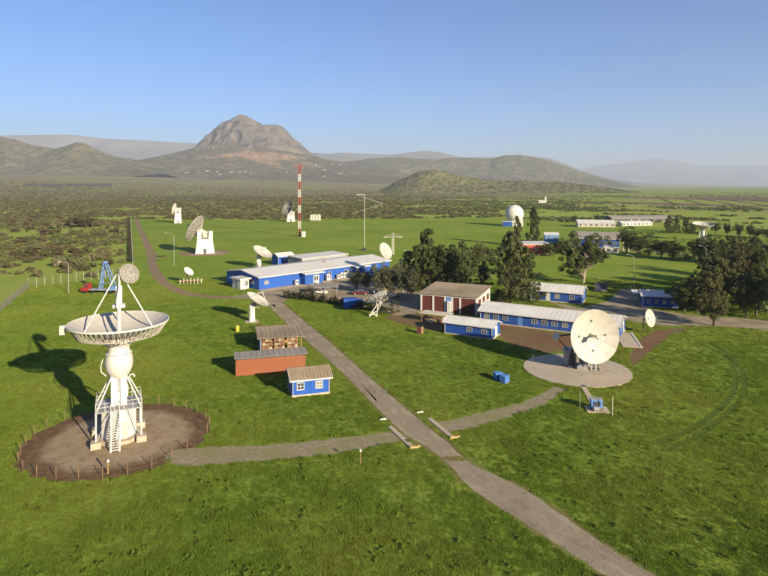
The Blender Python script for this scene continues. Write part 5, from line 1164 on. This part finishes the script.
lamp(68.5, 293, 261.5, 'curved street lamp behind the large dish beside the left fence', 2.0)
lamp(174, 266, 233, 'curved street lamp beside the dirt track by the forked dish tower', 2.6)
lamp(412, 284, 250, 'street lamp rising before the tall dark trees', 2.2)
lamp(634, 289, 255, 'street lamp on the lawn beside the small dark blue house', 1.4, -1)
lamp(706, 290, 246, 'street lamp standing among the dense right-hand trees', 1.2)
# ---- left fence
FE = thing('paling_fence', 'dark paling fence running away from the left lawn edge', 'fence', (0, 0, 0)); fa_, fb2 = G(-40, 347), G(28, 288)
pm = MB().box(-.10, .10, -.06, .06, -.2, 2.2).mesh('paling', mat('grey_timber', (.16, .14, .11), (.11, .10, .08), 2, .85))
L0 = (fb2 - fa_).length; n_ = int(L0 / 1.9)
for k in range(n_ + 1):
    p_ = fa_.lerp(fb2, k / n_); o = link('paling', pm, FE, Matrix.Translation(p_) @ Matrix.Rotation(rng.uniform(-.2, .2), 4, 'Z') @ Matrix.Rotation(rng.uniform(-.05, .05), 4, 'X'))
for h in (.7, 1.6): q = MB(); q.bar(fa_ + Vector((0, 0, h)), fb2 + Vector((0, 0, h)), .02, .02); q.build('rail', M_GREY, FE)
FE = thing('wire_fence', 'thin pale wire fence along the edge of the scrub', 'fence', (0, 0, 0)); fc = G(126, 276)
pm = MB().bar((0, 0, -.1), (0, 0, 3.0), .08).mesh('post', M_TRUSS); n_ = 13
for k in range(n_ + 1): link('post', pm, FE, Matrix.Translation(fb2.lerp(fc, k / n_)))
for h in (.6, 1.3, 2.0, 2.8): q = MB(); q.tube(fb2 + Vector((0, 0, h)), fc + Vector((0, 0, h)), .012, .012, 3); q.build('wire', M_GREY, FE)
FE = thing('wire_fence', 'long fence line beside the dirt track to the far lawn edge', 'fence', (0, 0, 0)); fd_ = G(130.5, 218.5); n_ = 40
pm = MB().bar((0, 0, -.1), (0, 0, 2.4), .14).mesh('post', M_GREY)
for k in range(n_ + 1): link('post', pm, FE, Matrix.Translation(G(133, 268).lerp(fd_, k / n_)))
for h in (1.0, 2.3): q = MB(); q.tube(G(133, 268) + Vector((0, 0, h)), fd_ + Vector((0, 0, h)), .02, .02, 3); q.build('wire', M_GREY, FE)

# ---- far buildings inside the trees
def farb(name, label, px, py, L_, W_, he, hr, ang, mw, mr, mono=None, wins=0, doors=(), group=None):
    p_ = G(px, py); ws = [('F', L_ * (k + .5) / wins, he * .55, min(1.6, L_ / wins * .55), 1.3) for k in range(wins)]
    T = building(name, label, p_, ang, L_, W_, he, hr, mw, mr, .4, wins=ws, doors=doors, mono=mono, rib=1.6)
    if group: T['group'] = group
    return T
farb('building', 'red walled building with a white flat roof behind the tall trees', 521, 255, 14, 10, 4.6, 5.0, R(8), M_REDBLD, M_ROOFW, 5.0, 3)
farb('building', 'blue gabled hall with pale roof behind the round lawn trees', 572, 247, 22, 15, 4.6, 7.4, R(-20), M_BLUED, M_ROOFG, None, 5, (('R', 7, 3, 3.2, M_BLUEL),))
farb('building', 'small teal workshop block beside the red walled building', 545, 243, 7, 7, 4.5, 5.4, R(-10), M_BLUEL, M_ROOFW, None, 2)
farb('building', 'cream long low building with pale roof on the far lawn', 578, 227, 26, 14, 3.0, 5.0, R(-12), M_TRUSS, M_ROOFW, None, 7)
farb('building', 'long low white shed stretched along the far lawn', 622, 226, 26, 6, 2.2, 3.2, R(12), M_WHITE, M_ROOFW, None, 8)
farb('building', 'dark roofed low shed behind the long white shed', 612, 222, 55, 14, 3.2, 5.0, R(6), M_DARK, M_ROOFG, None, 8)
farb('building', 'small white gatehouse beside the blue gabled hall', 605, 253, 6, 4, 2.6, 3.2, R(-12), M_WHITE, M_ROOFW, None, 2)
farb('building', 'white block showing between the trees at the right', 764, 262, 9, 6, 6.0, 6.6, R(-5), M_WHITE, M_ROOFW, 6.4, 2)
for k in range(3):
    p_ = G(623.5 + 5.2 * k, 251 + .3 * k); T = thing('flagpole', 'bare white flagpole before the dark shed roof', 'flagpole', p_, 0, 'flagpoles beside the gatehouse'); MB().tube((0, 0, 0), (0, 0, 8.2), .13, .08, 8).build('pole', M_WHITE, T); MB().lathe([(0, 8.2), (.16, 8.32), (0, 8.5)], 8).build('finial', M_WHITE, T); MB().lathe([(.4, 0), (.4, .2), (0, .2)], 10).build('base', M_CONC, T)
# white chapel like hut on the plain
p_ = G(543.5, 203.5); T = thing('church', 'tiny white church with a tower far out in the scrub', 'church', p_, face(p_)); T.scale = (.7, .7, .62); q = MB(); q.box(-11, 3, -5, 5, 0, 6); q.build('nave', M_WHITE, T)
q = MB(); q.add([(-11.5, -5.5, 6), (3, -5.5, 6), (3, 5.5, 6), (-11.5, 5.5, 6), (-11.5, 0, 9), (3, 0, 9)], [(0, 1, 5, 4), (2, 3, 4, 5), (1, 2, 5), (3, 0, 4)]); q.build('roof', M_ROOFW, T)
q = MB(); q.box(3, 7, -2, 2, 0, 15); q.build('tower', M_WHITE, T); q = MB(); q.lathe([(2.9, 15), (0, 20)], 4, Matrix.Translation((5, 0, 0)) @ Matrix.Rotation(PI / 4, 4, 'Z')); q.build('spire', M_WHITE, T)
# town at the foot of the mountain
from mathutils.bvhtree import BVHTree
TREES_ = []
for o_ in bpy.data.objects:
    if o_.name.split('.')[0] in ('ground', 'foothills', 'hills', 'mountain', 'hill') and o_.type == 'MESH':
        TREES_.append(BVHTree.FromPolygons([v.co for v in o_.data.vertices], [tuple(p_.vertices) for p_ in o_.data.polygons]))
def on_rise(px, py):
    """first ground or slope met in that direction"""
    d_ = Vector(ray(px, py)).normalized(); best = None
    for b_ in TREES_:
        h_ = b_.ray_cast(Vector((0, 0, CAMH)), d_, 30000)
        if h_[0] is not None and (best is None or h_[3] < best[1]): best = (h_[0], h_[3])
    return best[0].copy() if best else G(px, 190)
M_TOWNO = mat('ochre_wall', (.38, .25, .12), (.32, .21, .10), .05, .8)
for k, (px, py, L_, c) in enumerate(((183, 172.5, 60, 1), (190, 172.5, 50, 1), (200, 173, 30, 1), (209, 172.5, 55, 0), (215, 173, 40, 0), (222, 173, 45, 0), (229, 172.5, 60, 0), (238, 173, 35, 0), (246, 172.5, 42, 0), (254, 173, 30, 0), (276, 170.5, 34, 0), (284, 171.5, 26, 0), (304, 165, 30, 0), (318, 165.5, 40, 0), (326, 171, 60, 0), (331, 166, 35, 0), (340, 166.5, 30, 0), (338, 175, 90, 0), (322, 176.5, 50, 0))):
    p_ = on_rise(px + rng.uniform(-3, 3), py + rng.uniform(-1.6, 1.6)); p_.z -= 3; T = thing('town_building', ('ochre' if c else 'white') + ' block of the far town below the mountain', 'building', p_, rng.uniform(-.3, .3), 'ochre town blocks' if c else 'white town blocks')
    h = rng.uniform(8, 13); T.scale = (.42, .5, .5); q = MB(); q.box(-L_ / 2, L_ / 2, -14, 14, -8, h); q.build('wall', M_TOWNO if c else (M_TRUSS, M_CONC, M_GREY)[k % 3], T); q = MB(); q.box(-L_ / 2 - 1, L_ / 2 + 1, -15, 15, h, h + 1.5); q.build('roof', (M_ROOFG, M_ROOFB, M_ROOFW)[k % 3], T)
# dark strip of greenhouses on the plain
p_ = G(72, 189); 
for k, (px, w_) in enumerate(((46, 140), (62, 150), (78, 150), (94, 140))):
    p_ = on_rise(px, 186.2 - .15 * k); T = thing('solar_array', 'long dark row of panels on the scrub plain before the left hills', 'solar panels', p_, R(2), 'dark panel rows on the plain')
    q = MB(); q.box(-w_ / 2, w_ / 2, -5, 5, 2, 7, Matrix.Rotation(R(18), 4, 'X')); q.build('panel_row', M_DARK, T)
    for j in range(5): MB().bar((-w_ / 2 + w_ * j / 4, 0, -2), (-w_ / 2 + w_ * j / 4, 0, 4), .6).build('leg', M_GREY, T)
# ------------------------------------------------------------------ trees one can tell apart
GA = 'grey-green tree in the row before the long blue building'
for k, (px, py, tp, w) in enumerate(((356, 292, 269, 20), (366, 294, 268, 20), (379, 296, 266, 23), (391, 297, 265, 22), (402, 298.5, 267, 20), (411, 299.5, 269, 19), (385, 291, 262, 20), (398, 291, 261, 20))):
    tree('tree', GA, px, py, tp, w, 'round', M_LEAFG, k % 3, 'row of grey-green trees before the blue building', M_PALETRUNK)
GB = 'tall dark evergreen in the clump behind the maroon hall'
for k, (px, py, tp, w) in enumerate(((428, 290, 234, 27), (417, 291, 246, 22), (441, 291, 247, 26), (452, 290, 250, 26), (462, 286, 243, 24), (447, 283, 256, 26), (471, 281, 252, 22), (408, 286, 252, 20), (435, 280, 250, 24), (456, 279, 249, 24), (424, 283, 252, 22))):
    tree('tree', GB, px, py, tp, w * 1.3, 'tall', M_LEAFD, k % 4, 'dark evergreens behind the maroon hall')
tree('tree', 'brownish rounded tree between the dark evergreens and the far lawn', 479, 270, 242, 22, 'round', M_LEAFB, 1)
tree('tree', 'single dark conifer standing alone behind the maroon hall roof', 484, 292, 263, 20, 'tall', M_LEAFD, 2)
tree('tree', 'huge dark brown-green tree behind the long low blue building', 511, 303, 238, 46, 'tall', M_LEAFB, 1, leafn=95)
tree('tree', 'dense dark tree leaning against the huge brown-green tree', 526, 301, 253, 36, 'tall', M_LEAFD, 3)
tree('tree', 'slim tall tree rising in front of the radome', 517, 262, 217, 13, 'tall', M_LEAFB, 0)
tree('tree', 'tall bushy tree beside the radome', 534, 247, 211, 19, 'tall', M_LEAFD, 1)
tree('tree', 'big spreading tree alone on the lawn behind the blue house', 583, 283, 233, 40, 'spread', M_LEAFD, 0, None, M_PALETRUNK, 95)
GC = 'small dark tree among the far workshop buildings'
for k, (px, py, tp, w) in enumerate(((500, 262, 244, 17), (492, 268, 252, 15), (546, 256, 242, 17), (556, 256, 241, 17), (566, 256, 237, 17), (575, 250, 231, 15), (600, 240, 231, 12), (598, 222, 214.5, 9), (574, 222, 215, 9), (488, 258, 247, 13))):
    tree('tree', GC, px, py, tp, w, 'spread' if k % 2 else 'round', M_LEAFD, k % 3, 'small trees among the workshops')
GD = 'rounded tree in the dark row along the far road'
for k, (px, py, tp, w) in enumerate(((627, 252, 231, 20), (637, 254, 230, 22), (649, 256, 234, 20), (661, 258, 235, 20), (672, 260, 238, 22), (686, 261, 239, 20), (699, 262, 239, 24), (714, 263, 238, 26), (728, 264, 240, 24), (742, 265, 239, 24), (756, 266, 240, 22), (772, 268, 240, 26), (790, 268, 240, 26))):
    tree('tree', ('brown-green' if k % 3 == 0 else 'dark green') + ' ' + (('rounded', 'spreading', 'bushy')[k % 3] if k % 4 else 'rounded') + ' tree in the row along the far road', px, py, tp + rng.uniform(-3, 4), w * rng.uniform(1.1, 1.5), ('round', 'spread', 'low')[k % 3] if k % 4 else 'round', M_LEAFD if k % 3 else M_LEAFB, k % 4, 'dark tree row along the far road')
GE = 'slender tree behind the upward-pointing white dish'
for k, (px, py, tp, w) in enumerate(((672, 233, 217, 9), (679, 232, 219, 8), (687, 233, 218, 9), (694, 233, 220, 8), (718, 235, 222, 9), (727, 236, 223, 9), (738, 236, 224, 10), (748, 237, 225, 10), (760, 238, 226, 11), (770, 239, 226, 11))):
    tree('tree', GE, px + rng.uniform(-3, 3), py + rng.uniform(-1, 1), tp + rng.uniform(-1.5, 2.5), w * rng.uniform(1.1, 1.9), 'tall' if k < 4 else 'round', M_LEAFD, k % 3, 'slender trees behind the upward dish')
GF = 'large shady tree of the dense grove beside the right-hand road'
for k, (px, py, tp, w, kd, lm) in enumerate(((684, 312, 280, 30, 'round', M_LEAFD), (697, 313, 270, 30, 'spread', M_LEAFB), (714, 326, 270, 36, 'spread', M_LEAFB), (706, 300, 258, 28, 'tall', M_LEAFB), (728, 310, 255, 34, 'spread', M_LEAFB), (742, 300, 243, 34, 'spread', M_LEAFB), (756, 316, 268, 30, 'spread', M_LEAFD), (762, 296, 243, 30, 'round', M_LEAFD), (776, 322, 262, 32, 'spread', M_LEAFD), (735, 285, 246, 28, 'round', M_LEAFD), (722, 290, 253, 26, 'round', M_LEAFD), (752, 280, 241, 28, 'spread', M_LEAFB), (693, 302, 274, 24, 'round', M_LEAFB), (716, 306, 262, 28, 'tall', M_LEAFB), (768, 290, 250, 30, 'spread', M_LEAFB), (787, 310, 248, 34, 'spread', M_LEAFD), (746, 318, 282, 22, 'round', M_LEAFB))):
    tree('tree', {'round': 'rounded', 'tall': 'tall pointed', 'spread': 'large spreading'}[kd] + (' brown-green' if lm is M_LEAFB else ' dark green') + ' tree of the dense grove beside the right-hand road', px, py, tp, w * 1.2, kd, lm, k % 4, 'dense grove beside the right-hand road', None, 95)
GH = 'bright green shrub between the grove trunks'  # brighter green is the leaf colour of these shrubs
for k, (px, py, tp, w) in enumerate(((727, 314, 300, 15), (739, 312, 294, 16), (748, 311, 297, 14), (765, 314, 300, 14))):
    tree('shrub', GH, px, py, tp, w, 'low', M_LEAFL, k % 2, 'bright shrubs in the grove')
tree('shrub', 'orange-brown shrub beside the open timber shed', 259, 331, 323, 13, 'low', mat('autumn_leaves', (.24, .12, .035), (.15, .075, .025), .8, .8, rand=.1, trans=.2), 0)
tree('shrub', 'rounded dark bush at the entrance end of the hedge', 309, 296, 284, 14, 'low', M_HEDGE, 1)
tree('shrub', 'rounded dark bush at the lattice dish end of the hedge', 391, 313, 298, 20, 'low', M_HEDGE, 0)
# hedge
hl = [G(286, 297.5), G(300, 299.5), G(318, 302), G(343, 305.5), G(365, 309.5), G(383, 314)]
HD = thing('hedge', 'dark clipped hedge between the courtyard and the lawn', 'hedge', hl[0]); cl_ = []
rs = np.random.default_rng(5)
for a_, b_ in zip(hl[:-1], hl[1:]):
    k = int((b_ - a_).length / .5)
    for j in range(k):
        for q_ in range(3):
            p_ = a_.lerp(b_, (j + rs.uniform()) / k) - hl[0]; cl_.append(((p_.x + rs.normal() * .55, p_.y + rs.normal() * .55, rs.uniform(.35, 1.7)), rs.uniform(.4, .7)))
vs, fs = leaf_cloud(cl_, 55, .16, rs); link('foliage', mesh_of('foliage', vs, fs, M_HEDGE), HD)
q = MB()
for a_, b_ in zip(hl[:-1], hl[1:]):
    k = int((b_ - a_).length / 1.5)
    for j in range(k): p_ = a_.lerp(b_, j / k) - hl[0]; q.tube(p_, p_ + Vector((.1, 0, 1.1)), .06, .03, 5)
q.build('stems', M_TRUNK, HD)
# dark ditch hedge beside the track
DH = thing('hedge', 'narrow dark hedge running straight along the left fence line', 'hedge', G(131, 262)); cl_ = []
a_, b_ = G(130.5, 262), G(128.5, 219); k = int((b_ - a_).length / 1.1)
for j in range(k):
    p_ = a_.lerp(b_, j / k) - DH.location; cl_.append(((p_.x + rs.normal() * .35, p_.y, .6), rs.uniform(.7, 1.15)))
vs, fs = leaf_cloud(cl_, 34, .30, rs); link('foliage', mesh_of('foliage', vs, fs, M_HEDGE), DH)

# ---- bushes of the left scrub
BUSH = [bush_mesh(30 + k, M_SCRUB, 60, .055) for k in range(5)]; BUSHG = [bush_mesh(60 + k, M_SCRUBG, 60, .055) for k in range(3)]
z4 = [(60, 318, 62), (140, 315, 78), (190, 316, 60), (250, 355, 92), (290, 345, 70), (330, 350, 62), (160, 398, 62), (80, 388, 40), (38, 362, 48), (8, 360, 40), (370, 360, 60), (380, 400, 62), (402, 330, 80), (430, 322, 60), (440, 352, 52), (85, 258, 52), (132, 252, 56), (212, 225, 80), (232, 246, 62), (335, 195, 112), (390, 190, 74), (300, 222, 44), (262, 268, 60), (312, 300, 50), (352, 298, 62), (440, 270, 58), (470, 258, 44), (160, 285, 56), (205, 290, 60), (255, 292, 62), (230, 310, 70), (120, 340, 50), (70, 355, 44), (470, 215, 44), (405, 235, 46), (355, 240, 42), (180, 250, 50), (30, 285, 44), (480, 185, 40), (240, 200, 60), (290, 190, 60), (175, 210, 46), (120, 205, 44), (60, 215, 44), (15, 235, 46), (300, 330, 60), (275, 362, 60), (350, 372, 50), (420, 300, 50), (390, 275, 50), (150, 330, 60), (95, 320, 50)]
bl_ = [(x / 4.11, 180 + y / 4.11, w / 4.11) for x, y, w in z4]
for _ in range(300):
    py = 222 + 52 * rng.random() ** 1.6; px = rng.uniform(-20, 124 - (py - 220) * .05)
    if px > 30 and py > 276: continue
    if mnoise.noise(Vector((px * .035, py * .07, 2.0))) < -.05 or len(bl_) > 230: continue
    bl_.append((px, py, rng.uniform(4, 8) * (py - 190) / 60))
for k, (px, py, w) in enumerate(bl_):
    p_ = G(px, py); d_ = w * depth(p_) / FPX; gr_ = rng.random() < .25
    sz_ = 'broad' if d_ > 5.5 else ('middling' if d_ > 3.4 else 'small'); c_ = 'green-grey' if gr_ else 'brown'; wh_ = 'near the truck and the pale wire fence' if py > 262 else ('in the open grass left of the hedge line' if py > 238 else 'at the start of the scrub plain by the hedge line')
    o = thing('bush', sz_ + ' ' + c_ + ' thorn bush ' + wh_, 'bush', p_, rng.uniform(0, 6.28), sz_ + ' ' + c_ + ' bushes ' + wh_)
    o.scale = (d_ * .95, d_ * .95, d_ * rng.uniform(.55, .75)); link('foliage', (BUSHG[k % 3] if gr_ else BUSH[k % 5]), o)
# ---- scrub that nobody could count
def scrub_points(n, ymax):
    out = []; sc_ = []
    while len(out) < n:
        m_ = n * 2
        u = nrg.uniform(-1.02, 1.02, m_); rr = 430 * (ymax / 430.) ** (nrg.uniform(0, 1, m_) ** .8)
        X = u * .78 * rr + nrg.normal(size=m_) * 8; Y = rr
        ok = ~inpoly(X, Y, LAWN) & ~inpoly(X, Y, gp([(585, 198.5), (640, 197), (768, 197), (900, 197.5), (900, 209), (768, 207), (680, 206), (630, 203.5), (600, 201)]))
        for x, y in zip(X[ok], Y[ok]):
            nz = mnoise.noise(Vector((x / 95., y / 95., .3))) + .6 * mnoise.noise(Vector((x / 30., y / 30., 5)))
            t = x / y
            th = (-.42 if y > 520 else -.25) if t < .2 else -.02 + (.12 if t > .42 else 0)
            if nz < th: continue
            out.append((x, y, rise(x, y) - .1)); sc_.append(nrg.uniform(1.6, 5.6))
            if len(out) >= n: break
    return np.array(out), np.array(sc_)
lo_b = [bush_mesh(90 + k, M_SCRUB, 12, .13) for k in range(4)]; lo_g = [bush_mesh(95 + k, M_SCRUBG, 12, .13) for k in range(4)]
P1, S1 = scrub_points(30000, 2600.)
selg = (P1[:, 0] / P1[:, 1] > .08 + .1 * nrg.normal(size=len(P1))) | (nrg.uniform(size=len(P1)) < .3)
scatter('scrubland', P1[~selg], S1[~selg] * 1.0, lo_b, 'brown thorn scrub covering the plain below the mountains', 'scrub', S1[~selg] * .55)
scatter('scrubland', P1[selg], S1[selg] * 1.0, lo_g, 'green scrub covering the plain toward the radome and the fields', 'scrub', S1[selg] * .55)
m_ = 9000; Yl = nrg.uniform(200, 520, m_); Xl = Yl * nrg.uniform(-.74, -.40, m_); ok = ~inpoly(Xl, Yl, LAWN)
ok &= np.array([mnoise.noise(Vector((x / 45., y / 70., .7))) + .5 * mnoise.noise(Vector((x / 14., y / 20., 5))) for x, y in zip(Xl, Yl)]) > .02 - (Yl - 200) / 900.
kk = np.nonzero(ok)[0][:2600]
scatter('low_scrub', np.stack([Xl[kk], Yl[kk], np.zeros(len(kk)) - .05], 1), nrg.uniform(.8, 2.6, len(kk)), lo_b + lo_g[:2], 'fine low scrub between the thorn bushes outside the left fence', 'scrub', nrg.uniform(.5, 1.5, len(kk)))
# trees on the green hill
hp = []
hill_o = [o for o in bpy.data.objects if o.name == 'hill'][0]; hv = hill_o.data.vertices
idx = nrg.integers(0, len(hv), 4200)
for i in idx:
    c = hv[int(i)].co
    if c.y < 2500 and c.z > rise(c.x, c.y) + .5: hp.append((c.x + nrg.normal() * 5, c.y + nrg.normal() * 5, c.z - .5))
scatter('hill_scrub', np.array(hp), nrg.uniform(3, 6.5, len(hp)), lo_g, 'dark shrubs dotting the green hill', 'scrub')
# vine rows of the brown field
vr = []
for k in range(-4, 17):
    x0 = 560 + k * 44
    for y in np.arange(735, 1330, 9):
        x = x0 + (y - 735) * .42
        vr.append((x + nrg.normal() * .8, y, 0))
vr = np.array(vr); ok = inpoly(vr[:, 0], vr[:, 1], gp([(600, 200), (640, 198), (768, 198), (900, 198.5), (900, 208), (768, 206.5), (680, 205.3), (630, 203)])); vr = vr[ok]
scatter('vine_rows', vr, nrg.uniform(3, 5, len(vr)), lo_g, 'straight planted rows across the brown field', 'crop', nrg.uniform(1.2, 2, len(vr)))

# ------------------------------------------------------------------ grass on the near lawn
def tuft(seed, n=26):
    rs_ = np.random.default_rng(seed); v = []; f = []
    for i in range(n):
        a = rs_.uniform(0, 2 * PI); q = rs_.uniform(0, 1) ** .5 * .34; x, y = q * math.cos(a), q * math.sin(a); h = rs_.uniform(.09, .24) * (1 - q * .9); b_ = rs_.uniform(0, 2 * PI); w_ = rs_.uniform(.018, .034); l = rs_.normal(size=2) * .09
        o = len(v); v += [(x - math.cos(b_) * w_, y - math.sin(b_) * w_, -.02), (x + math.cos(b_) * w_, y + math.sin(b_) * w_, -.02), (x + l[0], y + l[1], h)]; f.append((o, o + 1, o + 2))
    return mesh_of('tuft', v, f, M_GRASS)
NG = 190000
Yg = 34 * (190 / 34.) ** (nrg.uniform(0, 1, NG) ** 1.0); Xg = nrg.uniform(-1, 1, NG) * (Yg * .80 + 14)
ok = inpoly(Xg, Yg, LAWN)
for pl in EXCL: ok &= ~inpoly(Xg, Yg, pl)
Xg, Yg = Xg[ok], Yg[ok]
sg = np.array([.85 + .4 * mnoise.noise(Vector((x * .16, y * .16, 1))) + .45 * mnoise.noise(Vector((x * .6, y * .6, 4))) for x, y in zip(Xg, Yg)])
tk_ = np.zeros(len(Xg), bool)
for pl in TRACKS: tk_ |= inpoly(Xg, Yg, pl)
sg = np.where(tk_, sg * .28, sg)
sg = np.clip(sg, .2, 1.9) * (1 + np.clip((Yg - 60) / 130, 0, 1) * .8)
scatter('grass', np.stack([Xg, Yg, np.zeros_like(Xg)], 1), sg, [tuft(200 + k) for k in range(6)], 'short uneven green grass of the near lawn', 'grass', np.clip(sg, .35, 1.6))

def weed(seed, n=60):
    rs_ = np.random.default_rng(seed); cl2 = [((rs_.normal() * .22, rs_.normal() * .22, rs_.uniform(.08, .28)), rs_.uniform(.10, .2)) for _ in range(8)]
    v, f = leaf_cloud(cl2, n, .045, rs_); return mesh_of('weed', v, f, M_WEED)
M_WEED = mat('weed_leaves', (.175, .235, .036), (.125, .170, .026), 1.0, .8, rand=.3, trans=.25, spec=.02)
NW = 2600; Yw = 36 * (150 / 36.) ** nrg.uniform(0, 1, NW); Xw = nrg.uniform(-1, 1, NW) * (Yw * .78 + 10); ok = inpoly(Xw, Yw, LAWN)
for pl in EXCL: ok &= ~inpoly(Xw, Yw, pl)
ok &= np.array([mnoise.noise(Vector((x * .09, y * .09, 8))) + .5 * mnoise.noise(Vector((x * .35, y * .35, 2))) for x, y in zip(Xw, Yw)]) > -.2
scatter('weeds', np.stack([Xw[ok], Yw[ok], np.zeros(int(ok.sum()))], 1), nrg.uniform(.3, .85, int(ok.sum())), [weed(300 + k) for k in range(4)], 'low dark leafy weeds scattered through the lawn', 'weeds')

# ------------------------------------------------------------------ air
hz_ = MB(); hz_.box(-41500, 41500, -41500, 41500, -2, 1340)
hzm = bpy.data.materials.new('haze'); hzm.use_nodes = True; nt = hzm.node_tree; nt.nodes.clear()
pv = nt.nodes.new('ShaderNodeVolumePrincipled'); pv.inputs['Color'].default_value = (.60, .69, .80, 1); pv.inputs['Density'].default_value = HAZE; pv.inputs['Anisotropy'].default_value = 0.0
mo = nt.nodes.new('ShaderNodeOutputMaterial'); nt.links.new(pv.outputs[0], mo.inputs['Volume'])
tag(hz_.build('haze', hzm), 'thin pale blue haze over the plain', 'haze', kind='stuff')
